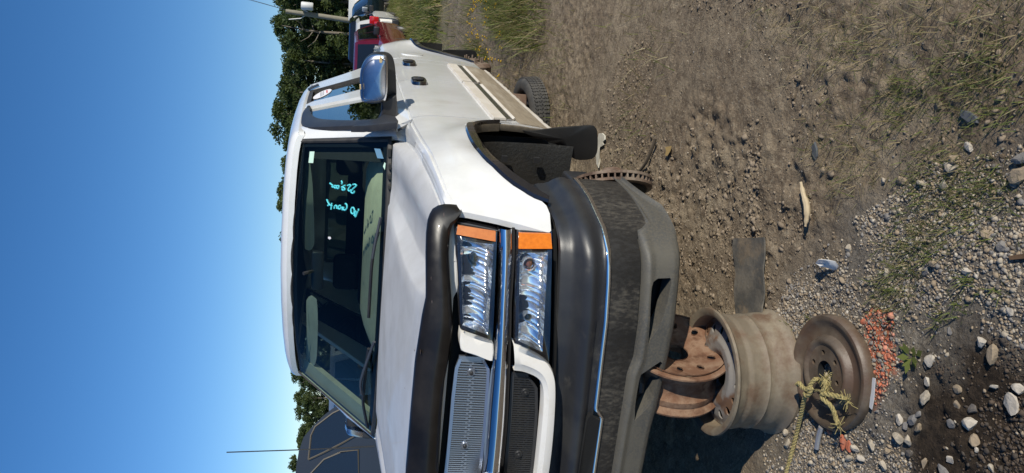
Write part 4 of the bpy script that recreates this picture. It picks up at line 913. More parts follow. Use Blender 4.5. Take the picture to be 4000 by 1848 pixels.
# mid-sized loose stones that lie outside the gravel, in the mud
MUDP=W([(2350,1000),(2350,300),(2700,-50),(3500,-50),(4050,-50),(4050,600),(3600,720),(3300,900),(3080,1100),(2900,1300)])
q=sample(MUDP,1700,21); rocks('mud_pebbles',q,.002+.008*rg.beta(.8,6,1700),ST[:3]+[MUD],[.2,.15,.1,.55],seed=10)
CL=mat('mud_clod',(.29,.225,.155),.95,c2=(.19,.145,.097),scale=30,bump=.4,bscale=90)
cl_=[]
for pts,n,sp in (([(2930,510),(2945,640),(2950,760),(2955,880),(2940,960),(2880,1040)],330,.035),([(2660,1030),(2730,1000),(2740,1060)],60,.03),([(2750,760),(2790,870),(2830,960),(2870,900)],150,.045),([(3060,820),(3100,900),(3090,960)],60,.04),([(3130,440),(3110,330),(3200,400)],60,.06),([(2500,830),(2600,880),(2640,850)],50,.05),([(2620,1150),(2650,1180)],25,.02),([(2960,1000),(3010,1120),(3060,1200)],120,.05)):
    w_=resample(np.array(W(pts)),n); cl_.append(w_+np.random.default_rng(n).normal(0,sp,(n,2)))
cq=sample(MUDP,4200,33); cq=cq[fbm(cq[:,0],cq[:,1],2.2,3,97)+rg.normal(0,.04,len(cq))>.55]; q=np.vstack(cl_+[cq]); rocks('mud_clods',q,.003+.019*rg.beta(.9,5,len(q)),[CL,MUD],[.6,.4],sink=.3,jag=.55,flat=(.35,.7),seed=11)
def blades(name,xy,h,wid,lean,mats,mi,curl=.6,flat=0,seed=2,kind='stuff',azm=None):
    rg=np.random.default_rng(seed); n=len(xy); a=rg.uniform(0,6.283,n) if azm is None else azm; z0=gz(xy[:,0],xy[:,1])-.004
    d=np.stack([np.cos(a),np.sin(a)],1); s=np.stack([-d[:,1],d[:,0]],1); v=np.zeros((n,7,3))
    for k,(t,wf) in enumerate(((0,1),(.38,.85),(.75,.55),(1,0))):
        r=h*(lean*t+curl*lean*t*t); zz=h*(t*(1-flat)-.35*curl*lean*t*t*(1-flat)); cx=xy+d*r[:,None]
        if k<3:
            for sgn,j in ((-1,2*k),(1,2*k+1)): v[:,j,:2]=cx+s*(sgn*wid*wf)[:,None]; v[:,j,2]=z0+zz+.003*flat
        else: v[:,6,:2]=cx; v[:,6,2]=z0+zz+.003*flat
    f0=np.array([(0,1,3),(0,3,2),(2,3,5),(2,5,4),(4,5,6)]); f=(f0[None]+np.arange(n)[:,None,None]*7).reshape(-1,3)
    return fastmesh(name,v.reshape(-1,3),f,None,kind=kind,slots=mats,mi=np.repeat(mi,5))
def leafmat(nm,c,tr=.35):
    M=bpy.data.materials.new(nm); M.use_nodes=True; n=M.node_tree; b=n.nodes['Principled BSDF']; b.inputs['Base Color'].default_value=col4(c); b.inputs['Roughness'].default_value=.6; b.inputs['Specular IOR Level'].default_value=.3
    t=n.nodes.new('ShaderNodeBsdfTranslucent'); t.inputs[0].default_value=col4((c[0]*1.1,c[1]*1.15,c[2]*.7)); mx=n.nodes.new('ShaderNodeMixShader'); mx.inputs[0].default_value=tr
    n.links.new(b.outputs[0],mx.inputs[1]); n.links.new(t.outputs[0],mx.inputs[2]); n.links.new(mx.outputs[0],n.nodes['Material Output'].inputs[0]); return M
GREENS=[leafmat('grass_green',(.125,.150,.040)),leafmat('grass_bright',(.19,.215,.055)),leafmat('grass_olive',(.185,.160,.065)),leafmat('grass_straw',(.36,.28,.145)),leafmat('grass_pale_straw',(.42,.36,.21))]
def tufts(name,cents,per,spread,h,wid,probs,seed,lean=(.2,.9)):
    rg=np.random.default_rng(seed); cents=np.array(cents); n=len(cents)*per; xy=np.repeat(cents,per,0)+rg.normal(0,1,(n,2))*np.repeat(np.broadcast_to(spread,(len(cents),)),per)[:,None]
    return blades(name,xy,rg.uniform(*h,n),rg.uniform(*wid,n),rg.uniform(*lean,n),GREENS,rg.choice(5,n,p=probs),seed=seed)
# tufts seen near the camera (display positions turned into ground positions)
T1=W([(3505,330),(3560,300),(3540,400),(3490,380),(3600,420),(3650,350),(3700,300),(3760,250),(3800,330),(3850,280),(3900,300),(3880,380),(3820,420),(3750,380),(3950,420),(3990,380),(3680,560),(3640,600),(3600,680),(3560,720),(3620,760),(3700,700),(3760,640),(3790,720),(3830,760),(3850,820),(3780,800),(3720,780),(3660,840),(3600,880),(3560,930),(3530,960),(3570,1000),(3520,1040),(3490,1080),(3450,1140),(3460,1190),(3510,1110),(3550,1060),(3650,920),(3700,860),(3900,720),(3940,760),(3480,1160),(3530,880),(3470,480),(3440,430)])
tufts('grass',T1,62,.042,(.010,.040),(.0006,.0015),[.42,.2,.22,.12,.04],1)
T2=W([(3200,110),(3250,160),(3300,120),(3150,60),(3380,90),(3420,160),(3480,130),(3520,60),(3600,120),(3640,60),(3700,90),(3800,60),(3880,40),(3940,90),(3120,200),(3250,210),(3340,220),(3060,90),(2980,60),(3900,140),(3980,40),(3330,620),(3290,560),(3260,500),(3240,640),(3180,560),(3370,680),(3400,600)])
tufts('dry_grass',T2,46,.060,(.010,.048),(.0006,.0014),[.12,.08,.25,.33,.22],2,(.4,1.4))
T3=W([(3780,1090),(3820,1120),(3760,1210),(3690,1230),(3660,1270),(3930,1140),(3750,1180),(3640,1000),(3850,940),(3090,1305),(3075,1290),(3160,1240)])
tufts('grass_sprigs',T3,14,.012,(.015,.042),(.0010,.0022),[.45,.4,.15,0,0],3)
rg=np.random.default_rng(5)
# straw lying on the mud
q=sample(W([(2050,560),(2350,880),(2800,1000),(3300,860),(4050,600),(4050,-60),(2000,-60),(1900,100)]),5200,41); dn=fbm(q[:,0],q[:,1],1.6,3,61); q=q[dn+rg.normal(0,.05,len(q))>.47]
blades('straw_litter',q,.012+.06*rg.beta(1,2.5,len(q)),rg.uniform(.0005,.0014,len(q)),rg.uniform(.7,1.0,len(q)),GREENS,rg.choice(5,len(q),p=[.03,.02,.2,.42,.33]),flat=.92,seed=4)
# weeds between the ruts, thicker and greener away from the camera
q=sample(W([(1640,-60),(1640,160),(1760,200),(1900,250),(2050,400),(2300,560),(2480,640),(2560,420),(2500,200),(2650,-60)]),9000,43)+rg.normal(0,.18,(9000,2)); dn=fbm(q[:,0],q[:,1],.9,3,63); q=q[dn+rg.normal(0,.05,len(q))>.44]
blades('weeds',q,.02+.09*rg.beta(1,2.2,len(q)),rg.uniform(.0008,.0024,len(q)),rg.uniform(.2,1.3,len(q)),GREENS,rg.choice(5,len(q),p=[.24,.16,.28,.2,.12]),seed=6)
q=sample(W([(1850,-60),(1850,240),(1960,330),(2060,420),(2110,300),(2080,100),(2080,-60)]),8000,44)+rg.normal(0,.38,(8000,2)); q=q[(fbm(q[:,0],q[:,1],1.1,3,87)>.40)&((q[:,0]>1.06)|(q[:,1]>5.8))]
blades('tall_weeds',q,rg.uniform(.08,.26,len(q)),rg.uniform(.0015,.004,len(q)),rg.uniform(.15,.9,len(q)),GREENS,rg.choice(5,len(q),p=[.36,.20,.24,.12,.08]),seed=7)
YEL=leafmat('yellow_petal',(.62,.40,.03)); q=sample(W([(1870,-40),(1880,250),(1990,330),(2030,280),(1990,90),(1990,-40)]),48,45)
fl=blades('wildflowers',q,rg.uniform(.10,.24,len(q)),np.full(len(q),.002),rg.uniform(.1,.4,len(q)),[GREENS[0]],np.zeros(len(q),int),seed=8)
hv=np.array([v.co[:] for v in fl.data.vertices]).reshape(-1,7,3)[:,6]; hv=np.repeat(hv,3,0)+rg.normal(0,.012,(len(hv)*3,3))
v=(IV[None]*np.array([.012,.012,.006])+hv[:,None]); fastmesh('wildflower_heads',v.reshape(-1,3),(IF[None]+np.arange(len(hv))[:,None,None]*len(IV)).reshape(-1,3),YEL,kind='stuff')
q=sample(W([(1545,-60),(1545,60),(1600,130),(1640,190),(1690,200),(1720,60),(1720,-60)]),16000,46)+rg.normal(0,.4,(16000,2))
blades('tall_grass',q,rg.uniform(.12,.42,len(q)),rg.uniform(.004,.010,len(q)),rg.uniform(.1,.9,len(q)),GREENS,rg.choice(5,len(q),p=[.34,.36,.16,.09,.05]),seed=9)
q=np.stack([rg.uniform(-25,8,26000),rg.uniform(9,48,26000)],1); dn=fbm(q[:,0],q[:,1],.25,3,71); q=q[(dn>.47)]
blades('field_grass',q,rg.uniform(.06,.3,len(q)),rg.uniform(.005,.014,len(q)),rg.uniform(.1,.9,len(q)),GREENS,rg.choice(5,len(q),p=[.3,.25,.2,.15,.1]),seed=10)
# ---- larger stones, each one lying loose
def stone(X,Y,r,mt,label,group,sd_,flat=.65):
    p=gp(X,Y); rg=np.random.default_rng(sd_); v=IV2.copy(); r*=.74
    d1=rg.normal(0,1,(8,3)); d1/=np.linalg.norm(d1,axis=1)[:,None]
    for d in d1: # flat broken faces
        k=v@d; lim=rg.uniform(.42,.80); v-=np.maximum(0,k-lim)[:,None]*d
    v*=(1+rg.uniform(-.05,.05,(len(v),1)))*np.array([rg.uniform(.9,1.5),rg.uniform(.65,1.1),flat*rg.uniform(.7,1.1)])
    a=rg.uniform(0,6.28); v=np.stack([v[:,0]*math.cos(a)-v[:,1]*math.sin(a),v[:,0]*math.sin(a)+v[:,1]*math.cos(a),v[:,2]],1)*r
    z=float(gz(np.array([p[0]]),np.array([p[1]]))[0])
    o=mesh('stone',v,[tuple(q) for q in IF2],mt,None,False); o.location=(p[0],p[1],z+r*flat*.45)
    return tag(o,label,'stone',group)
gA='loose stones in the dark wet soil'; gB='loose stones on the pale gravel'; gC='orange painted stones'
lA='pale stone lying in the dark wet soil near the gravel'; lB='tan and grey stone lying loose on the dry gravel'
for i,(X,Y,r,m_) in enumerate([(3845,1335,.021,4),(3790,1655,.026,4),(3625,1555,.025,0),(3630,1490,.020,4),(3640,1410,.024,4),(3955,1580,.030,4),(3985,1520,.022,4),(3805,1725,.021,1),(3740,1520,.022,1),(3890,1385,.027,1),(3720,1655,.019,2),(3690,1850,.030,2),(3710,1795,.018,4),(3740,1580,.017,1),(3885,1510,.014,4),(3815,1758,.013,4),(3870,1830,.016,0),(3800,1600,.02,3)]):
    stone(X,Y,r,ST[m_],lA if m_ in(0,4) else 'brown stone half sunk in the dark wet soil',gA,100+i)
for i,(X,Y,r,m_) in enumerate([(3525,1712,.027,0),(3560,1720,.022,0),(3570,1640,.022,2),(3545,1665,.021,2),(3525,1640,.017,4),(3600,1672,.018,1),(3598,1620,.016,2),(3410,1735,.022,0),(3365,1790,.022,4),(3320,1790,.020,0),(3455,1820,.022,0),(3470,1760,.017,1),(3080,1640,.025,0),(3075,1690,.022,0),(3080,1735,.024,0),(3110,1690,.018,1),(3345,1750,.024,4),(3180,1790,.015,0),(3610,1810,.020,1),(3560,1770,.018,3),(3720,660,.028,0),(3730,620,.024,1),(3990,620,.03,2),(3980,680,.026,1),(3785,575,.018,4),(3860,915,.022,1),(3920,960,.022,2),(3690,720,.02,0),(3790,1060,.018,4),(3660,1035,.022,1),(3450,705,.022,0),(3520,705,.024,1),(3600,715,.018,0),(3320,970,.018,0),(3300,1100,.02,1),(3400,1085,.016,0),(3475,1070,.016,0),(3620,1060,.015,2),(3960,1215,.016,4),(3710,1290,.015,2)]):
    stone(X,Y,r,ST[m_],lB,gB,200+i)
for i,(X,Y,r,lb) in enumerate([(3245,1683,.018,'small flat orange painted stone beside the brown steel wheel'),(3300,1725,.028,'large bright orange painted stone left of the paint stripe'),(3325,1745,.020,'orange painted stone half covered by the larger orange one'),(3385,1255,.016,'orange painted pebble at the top end of the paint stripe')]):
    stone(X,Y,r,STP[0],lb,'orange painted stones',300+i,.5)
# ---- steel wheels under the bumper and on the gravel
def disc(name,ro,ri,z0,dome,nh,rh,hr,hz,mt,parent,M,depth=.006,prof=None):
    U=np.linspace(0,2*np.pi,129); V=np.linspace(ri,ro,22); holes=[]
    for k in range(nh):
        a=2*np.pi*(k+.5)/nh; t=np.linspace(0,2*np.pi,14,endpoint=False); holes.append([(a+hr/rh*np.cos(q),rh+hz*np.sin(q)) for q in t])
    def fn(u,v):
        z=prof(v) if prof else z0; p=np.array([v*math.cos(u),v*math.sin(u),z]); return M[:3,:3]@p+M[:3,3]
    return holed(name,U,V,holes,fn,M[:3,:3]@np.array([0,0,-depth]),mt,parent)
base=gp(2999,1441); topz=.212
gc=np.array([base[0]-.012,base[1]+.012,0.0]); gc[2]=float(gz(gc[0:1],gc[1:2])[0])-.004
gw=tag(empty('steel_wheel',tuple(gc)),'dusty grey steel truck wheel lying flat on the gravel, a rusty wheel stuck in it','wheel rim','bare steel wheels by the bumper')
BAR=[(.198,.228),(.212,.236),(.225,.234),(.227,.226),(.219,.219),(.211,.210),(.209,.196),(.203,.186),(.201,.176),(.205,.168),(.203,.158),(.200,.130),(.200,.112),(.205,.105),(.200,.096),(.201,.076),(.207,.064),(.209,.048),(.210,.030),(.218,.018),(.227,.010),(.227,.0),(.218,-.004),(.208,.0),(.200,.03),(.196,.06),(.190,.078),(.188,.095),(.188,.15),(.189,.168),(.198,.19),(.198,.21),(.198,.228)]
MG=axis_matrix((0,0,0),(-.035,.055,1)); 
rb=lathe('rim_barrel',BAR,GREYRIM,gw,MG,72,.004)
dprof=lambda r: np.interp(r,[.05,.062,.08,.115,.125,.16,.185],[.178,.192,.204,.208,.200,.194,.180])
disc('rim_disc',.190,.05,.13,0,16,.152,.0125,.017,RIMFACE,gw,MG,.006,dprof)
# rusty wheel standing on edge inside it, under the bumper
p1=zp(2846,1415,.17); p2=zp(2800,1565,.17); ax=p1-p2; ax[2]=.03; ax/=np.linalg.norm(ax); wid=.19; rad=.197
mid=(p1+p2)/2; lean=np.array([.03,.66,.75]); lean/=np.linalg.norm(lean); ax=ax-(ax@lean)*lean; ax/=np.linalg.norm(ax); cen=mid+lean*(rad-.012); 
rw=tag(empty('steel_wheel',(0,0,0)),'heavily rusted steel wheel standing on edge inside the grey one, wedged under the bumper','wheel rim','bare steel wheels by the bumper')
MR=axis_matrix(cen,ax)
BR2=[(r_,z_*.88) for r_,z_ in [(.172,.092),(.186,.098),(.196,.095),(.197,.088),(.187,.082),(.180,.072),(.177,.055),(.166,.044),(.157,.030),(.157,-.018),(.166,-.034),(.178,-.044),(.180,-.062),(.178,-.074),(.188,-.084),(.197,-.092),(.196,-.100),(.186,-.100),(.174,-.09),(.170,-.06),(.150,-.02),(.150,.03),(.168,.055),(.170,.08),(.172,.092)]]
lathe('rim_barrel',BR2,RUST,rw,MR,64,.012,5)
disc('rim_disc',.175,.045,0,0,10,.125,.011,.015,RUST,rw,MR,-.006,lambda r: np.interp(r,[.045,.06,.10,.14,.175],[.045,.058,.064,.074,.086]))
# brown wheel with the rope
bc=gp(3262,1452); bc[2]-=.012; bw=tag(empty('steel_wheel',tuple(bc)),'flat brown steel wheel with a frayed yellow rope tied through its centre hole','wheel rim','bare steel wheels by the bumper')
MB=axis_matrix((0,0,0),(-.05,.03,1))
BP=[(.150,.0),(.172,.004),(.179,.014),(.181,.034),(.180,.05),(.174,.060),(.166,.062),(.158,.057),(.148,.048),(.130,.042),(.116,.046),(.110,.058),(.106,.070),(.099,.075),(.092,.073),(.086,.066),(.083,.064)]
BP=[(r_,z_*.74) for r_,z_ in BP]
lathe('wheel_dish',BP,BROWNW,bw,MB,72,.003,8)
disc('wheel_disc',.0835,.036,.0474,0,6,.061,.0085,.0085,BROWNW,bw,MB,.008,lambda r: .0474)
lathe('centre_hole_wall',[(.036,.0474),(.035,.035),(.035,.0)],DARK,bw,MB,24)
# rope: rope strands twisted round their path
def rope(name,path,rad,label,group=None,n=140,parent=None):
    q=spline(path,n); v=[];f=[]; J=Join()
    for k in range(3):
        P_=[]
        s_=0
        for i in range(n):
            t=q[min(i+1,n-1)]-q[max(i-1,0)]; t/=np.linalg.norm(t)+1e-9; a=np.cross(t,[0,0,1.]); a/=np.linalg.norm(a)+1e-9; b=np.cross(t,a)
            if i: s_+=np.linalg.norm(q[i]-q[i-1])
            an=s_*150+k*2.094; P_.append(q[i]+rad*.55*(math.cos(an)*a+math.sin(an)*b))
        J.add(*tubedata(P_,rad*.62,6))
    return J
def rp(X,Y,h): return gp(X,Y,h*.80)
def D1(px,py): return (2950+px/1.836,1200+py/1.836)
J=rope('rope',[rp(*D1(195,1270),.006),rp(*D1(225,1180),.006),rp(*D1(262,1040),.010),rp(*D1(300,890),.02),rp(*D1(330,760),.05),rp(*D1(352,660),.075),rp(*D1(372,600),.088),rp(*D1(395,560),.09),rp(*D1(420,525),.085),rp(*D1(440,515),.08),rp(*D1(452,520),.06)],.0066,'')
J2=rope('r',[rp(*D1(300,555),.075),rp(*D1(318,545),.088),rp(*D1(340,575),.09),rp(*D1(372,590),.096),rp(*D1(400,580),.092),rp(*D1(395,610),.09),rp(*D1(370,635),.088),rp(*D1(352,610),.092)],.0066,'',n=60); J.add(np.vstack(J2.v),J2.f)
J3=rope('r',[rp(*D1(470,545),.06),rp(*D1(492,520),.085),rp(*D1(505,560),.088),rp(*D1(492,600),.09),rp(*D1(478,640),.088),rp(*D1(500,670),.085),rp(*D1(535,700),.075),rp(*D1(560,740),.065),rp(*D1(580,800),.055),rp(*D1(602,848),.055)],.0066,'',n=80); J.add(np.vstack(J3.v),J3.f)
J4=rope('r',[rp(*D1(480,620),.09),rp(*D1(520,625),.085),rp(*D1(570,635),.07),rp(*D1(620,645),.062),rp(*D1(660,668),.065)],.007,'',n=60); J.add(np.vstack(J4.v),J4.f)
rgf=np.random.default_rng(77)
for c_,n_ in ((D1(505,510),34),(D1(515,545),26),(D1(665,672),30),(D1(602,850),22),(D1(500,600),18)):
    p=rp(*c_,.082)
    for k in range(n_):
        d=rgf.normal(0,1,3)*np.array([.016,.016,.009]); J.add(*tubedata([p+d*.15,p+d*.6+rgf.normal(0,.002,3),p+d],.0011,4))
tag(J.build('rope',ROPE,None,True),'frayed yellow rope knotted through the brown wheel and running off across the gravel','rope')
# ---- tyre lying under the sill, with its black steel rim
tcn=gp(2118,372); tcn=np.array([tcn[0]-.16,tcn[1]+.02,0]); tcn[2]=float(gz(tcn[0:1],tcn[1:2])[0])
ty=tag(empty('spare_tyre',tuple(tcn)),'worn black tyre lying flat on the mud under the truck sill','tyre')
ty.scale=(.93,.93,.93); MT=axis_matrix((0,0,.0),(-.10,-.10,1))
TP=[(.205,.150),(.215,.163),(.24,.170),(.275,.168),(.300,.158),(.312,.142),(.316,.11),(.317,.085),(.316,.06),(.311,.03),(.298,.012),(.26,.0),(.215,.01),(.205,.03)]
tr=lathe('tread_band',TP,TYRE,ty,MT,80)
J=Join()
for k in range(64):
    a=2*math.pi*k/64
    for (z,s_) in ((.135,1),(.098,-1),(.070,1),(.036,-1)):
        er=np.array([math.cos(a),math.sin(a),0]); et=np.array([-math.sin(a),math.cos(a),.0]); e2=et*math.cos(.5*s_)+np.array([0,0,1])*math.sin(.5*s_); e3=np.cross(er,e2)
        c=MT[:3,:3]@(er*.3185+np.array([0,0,z])); J.box(c,(.005,.012,.010),MT[:3,:3]@np.stack([er,e2,e3],1))
J.build('tread_blocks',TYRE,ty,kind='stuff')
disc('rim_disc',.206,.04,.11,0,12,.15,.012,.016,BLACK,ty,MT,.006,lambda r: np.interp(r,[.04,.1,.13,.19,.206],[.12,.125,.105,.11,.15]))
bl=bbox_box('support_block',(0,0,0),(.10,.16,.09),RUSTD,None,.012); q=gp(2045,385); bl.location=(tcn[0]+.02,tcn[1]-.01,tcn[2]+.245); bl.rotation_euler=(0,0,.4); bl.scale=(1,1,1.0)
bl2=lathe('drum_rim',[(.10,.0),(.11,.02),(.11,.10),(.10,.12)],RUST,bl,None,32)
tag(bl,'rusty steel block standing on the tyre and carrying the sill','support block')
# ---- things lying about
st=[(2888,932),(3008,928),(3006,1060),(3001,1210),(2893,1215),(2888,1075)]
o3=[np.array(gp(X,Y,.012)) for X,Y in st]
U_=np.linspace(0,1,9); rows=[]
A_=resample(np.array([gp(2888,932),gp(2889,1060),gp(2893,1260)]),12); B_=resample(np.array([gp(3008,928),gp(3006,1060),gp(3000,1260)]),12)
for k in U_:
    r=A_*(1-k)+B_*k; r[:,2]=gz(r[:,0],r[:,1])*.25+ground(r[:,0],r[:,1])*.75+.024+.004*np.sin(np.arange(12)*1.1+k*3); rows.append(r)
mf=mat('grey_rubber_mat',(.085,.080,.070),.6,c2=(.16,.14,.11),scale=12,lo=.42,hi=.62,bump=.3,bscale=40,c3=(.20,.155,.105),scale3=7,lo3=.52,hi3=.62)
tag(loft('rubber_strip',rows,mf,None,thick=(0,0,-.006)),'flat grey rubber strip lying in the mud behind the stacked wheels','rubber strip')
wd=mat('peeled_wood',(.50,.40,.25),.8,c2=(.40,.30,.18),scale=30,stretch=(1,1,1))
tag(tube('stick',spline([gp(3128,712,.016),gp(3138,760,.018),gp(3150,800,.018),gp(3152,840,.02),gp(3146,885,.022)],20),[.005]*3+[.008]*5+[.0105]*7+[.008]*3+[.004]*2,wd,None,8),'curved pale peeled stick lying on bare mud','stick')
tag(tube('stick',spline([gp(2480,690,.02),gp(2520,640,.02),gp(2545,585,.02),gp(2560,540,.02)],20),.008,mat('dark_twig',(.10,.075,.05),.9),None,7),'dark dead stick on the mud beside the brake rotor','stick')
tag(tube('metal_rod',spline([gp(3208,1668,.02),gp(3198,1705,.015),gp(3190,1752,.01)],8),.0085,mat('bare_metal',(.45,.43,.42),.4,.6),None,8),'short pale metal rod on gravel beside the brown wheel','metal rod')
cs=[(3183,1028),(3195,1012),(3222,1014),(3250,1020),(3264,1040),(3255,1056),(3228,1046),(3200,1042)]
tag(plate('plastic_shard',[gp(X,Y,.03+.02*math.sin(i)) for i,(X,Y) in enumerate(cs)],(.0,.0,-.012),WPLAST,None,bev=.003),'cream coloured broken plastic shard on the edge of the gravel','shard')
pl=[(2338,522),(2352,520),(2362,530),(2362,545),(2352,556),(2358,566),(2345,570),(2336,578),(2338,600),(2342,628),(2336,656),(2328,640),(2326,600),(2330,560)]
PF=mat('flaked_paint',(.58,.54,.44),.8,c2=(.45,.41,.32),scale=30)
tag(plate('paint_flake',[gp(X,Y,.012+.006*math.sin(2*i)) for i,(X,Y) in enumerate(pl)],(0,0,-.006),PF,None,bev=.002),'cream sheet of flaked paint on the mud beneath the mud flap','paint flake')
lf=[(2598,575),(2622,570),(2618,590),(2606,610),(2598,606),(2602,590)]
tag(plate('fallen_leaf',[gp(X,Y,.012) for X,Y in lf],(0,0,-.002),mat('tan_leaf',(.40,.27,.10),.8),None,bev=0),'single tan fallen leaf lying flat on the mud','leaf')
sv=[(3395,1590),(3408,1475),(3418,1478),(3412,1560),(3404,1600)]
tag(plate('plastic_scrap',[gp(X,Y,.02) for X,Y in sv],(0,0,-.003),mat('clear_scrap',(.5,.5,.5),.25,coat=.5),None,bev=0),'thin pale plastic scrap between brown wheel and orange stripe','scrap')
bp_=[(3935,1000),(4030,985),(4030,1008),(3940,1016)]
tag(plate('bark_strip',[gp(X,Y,.015) for X,Y in bp_],(0,0,-.008),mat('bark_brown',(.16,.09,.045),.9,c2=(.10,.06,.03),scale=30),None,bev=.002),'brown bark strip on the gravel near the grass','bark')
for (X,Y,lb) in ((3180,590,'dark flat slate scrap tilted on the mud near dry grass'),(3780,455,'long dark plastic scrap in the grass above the gravel')):
    q=gp(X,Y,.012); a_=RNG.uniform(0,3); e=np.array([math.cos(a_),math.sin(a_),.1]); g2_=np.array([-math.sin(a_),math.cos(a_),.1])
    tag(plate('dark_scrap',[q+e*.030-g2_*.004,q+e*.018+g2_*.010,q-e*.012+g2_*.012,q-e*.032+g2_*.002,q-e*.020-g2_*.009,q+e*.006-g2_*.011],(0,0,-.006),mat('slate_scrap',(.075,.08,.085),.6),None,bev=.002),lb,'scrap')
# little leafy weed in the gravel
we=tag(empty('weed_plant',tuple(gp(3575,1395))),'small broad leaved green weed growing out of the gravel','weed')
for k in range(9):
    a_=k*.7; r_=.016+.012*(k%3)/2; c_=np.array([r_*math.cos(a_),r_*math.sin(a_),.012+.012*(k%2)]); d_=np.array([math.cos(a_),math.sin(a_),.3]); n_=np.array([-math.sin(a_),math.cos(a_),0])
    mesh('leaf',[c_-d_*.016,c_+n_*.010,c_+d_*.018,c_-n_*.010],[(0,1,2,3)],GREENS[1],we,False)
# =================================================================== parked vehicles further back
CARGL=mat('car_glass',(.012,.016,.02),.05,coat=1)
def carbox(name,st,mt,parent,nseg=9):
    """st: stations (y, half width, z bottom, z top, corner) -> rounded closed hull"""
    rows=[]
    for y,w_,z0,z1,c in st:
        h=z1-z0; pts=[(-w_*.93,z0),(-w_*.99,z0+h*.2),(-w_,z0+h*.5),(-w_*.985,z1-c),(-w_*.95,z1-c*.35),(-w_*.87,z1),(w_*.87,z1),(w_*.95,z1-c*.35),(w_*.985,z1-c),(w_,z0+h*.5),(w_*.99,z0+h*.2),(w_*.93,z0)]
        rows.append([(x,y,z) for x,z in pts])
    return loft(name,rows,mt,parent,closed=True,caps=True)
def qpane(name,q,mt,parent,out):
    q=np.asarray(q,float)+np.asarray(out)*.008; return plate(name,q,-np.asarray(out)*.012,mt,parent,bev=0)
def vehicle(name,label,cat,loc,rz,paint,L=4.5,W_=1.8,H=1.6,belt=.95,hood=.95,base=.28,cab=(1.15,1.95,4.1,4.45),roofw=.62,lamps=True,wheels=True,rear_lamp=None,under=None):
    t=tag(empty(name,loc,rz),label,cat,'vehicles parked in the yard'); w_=W_/2; a,b_,c_,d_=cab
    carbox('body',[(.0,w_*.80,base+.12,hood-.16,.08),(.06,w_*.93,base,hood-.06,.10),(.5,w_,base,hood,.10),(a,w_,base,belt+.02,.08),(d_,w_,base,belt+.03,.08),(L-.10,w_*.97,base,belt-.02 if d_<L-.5 else belt+.02,.08),(L,w_*.88,base+.10,belt-.08,.08)],paint,t)
    wb,wt=w_*.93,w_*roofw/.62*.72
    g=[[(s*x,y,z) for s,x in ((-1,1),(1,1))] for x,y,z in ()]
    R_=[]
    for k,z in ((0,belt),(.5,belt+(H-belt)*.5),(.86,H-.10),(.95,H-.03),(1,H)):
        x=wb+(wt-wb)*k; e=.0 if k<.9 else (k-.86)*.9
        f=a+(b_-a)*k+e; r=d_+(c_-d_)*k-e; x=x-e*.5
        R_.append([(-x,f,z),(-x*.6,f-.06*(1-k*.5),z),(0,f-.09,z),(x*.6,f-.06*(1-k*.5),z),(x,f,z),(x,(f+r)/2,z),(x,r,z),(0,r+.04,z),(-x,r,z),(-x,(f+r)/2,z)])
    cabm=loft('cabin',R_,paint,t,closed=True,caps=True)
    P3=lambda k,fr,s: np.array([s*(wb+(wt-wb)*k),(a+(b_-a)*k)*(1-fr)+(d_+(c_-d_)*k)*fr,belt+(H-belt)*k])
    for s in (-1,1):
        out=(s*.95,0,.3); n_=3 if L>4.6 else 2
        for i in range(n_):
            f0,f1=.07+i*.88/n_,.07+(i+1)*.88/n_-.035; qpane('side_window',[P3(.06,f0,s),P3(.06,f1,s),P3(.84,f1,s),P3(.84,f0+(.03 if i==0 else 0),s)],CARGL,cabm,out)
    fp=lambda k,u: np.array([u*(wb+(wt-wb)*k),a+(b_-a)*k-.09+.09*u*u,belt+(H-belt)*k])
    loft('windshield',[[fp(k,u)+np.array([0,-.008,.006]) for u in np.linspace(-.88,.88,9)] for k in (.03,.3,.6,.86)],CARGL,cabm,thick=(0,.01,-.004))
    bp2=lambda k,u: np.array([u*(wb+(wt-wb)*k),d_+(c_-d_)*k+.04-.04*u*u,belt+(H-belt)*k])
    loft('rear_window',[[bp2(k,u)+np.array([0,.008,.004]) for u in np.linspace(.86,-.86,9)] for k in (.12,.45,.82)],CARGL,cabm,thick=(0,-.01,0))
    for s in (-1,1):
        if lamps:
            hl_=bbox_box('headlight',(s*w_*.74,.10,hood-.19),(w_*.17,.07,.085),REFL,t,.03); bbox_box('indicator',(s*w_*.93,.17,hood-.19),(.025,.09,.06),AMBER,hl_,.015)
        bbox_box('tail_light',(s*w_*.86,L-.03,belt-.12 if rear_lamp is None else rear_lamp),(w_*.13,.08,.14),TAIL,t,.03)
        bbox_box('wing_mirror',(s*(w_+.10),a+.30,belt+.07),(.10,.05,.07),BLACK,t,.03)
    bbox_box('front_bumper',(0,.02,base+.10),(w_*.96,.10,.12),under or BLACK,t,.05); bbox_box('rear_bumper',(0,L-.01,base+.12),(w_*.96,.09,.11),under or BLACK,t,.04)
    bbox_box('grille',(0,.015,hood-.22),(w_*.45,.05,.07),BLACK,t,.02)
    if wheels:
        for s in (-1,1):
            for y in (.82,L-.95):
                wl_=lathe('wheel',[(.20,-.10),(.29,-.10),(.325,-.07),(.33,0),(.325,.07),(.29,.10),(.20,.09)],TYRE,t,axis_matrix((s*(w_-.10),y,.32),(s,0,0)),28)
                lathe('wheel_rim',[(.001,.03),(.06,.05),(.15,.03),(.20,.085)],mat('wheel_grey',(.16,.16,.16),.5,.4),wl_,axis_matrix((s*(w_-.10),y,.32),(s,0,0)),24)
    return t
TAIL=mat('tail_lamp',(.55,.015,.02),.1,coat=1)
REDP=mat('red_paint',(.135,.008,.018),.22,coat=.7,c2=(.17,.014,.024),scale=3)
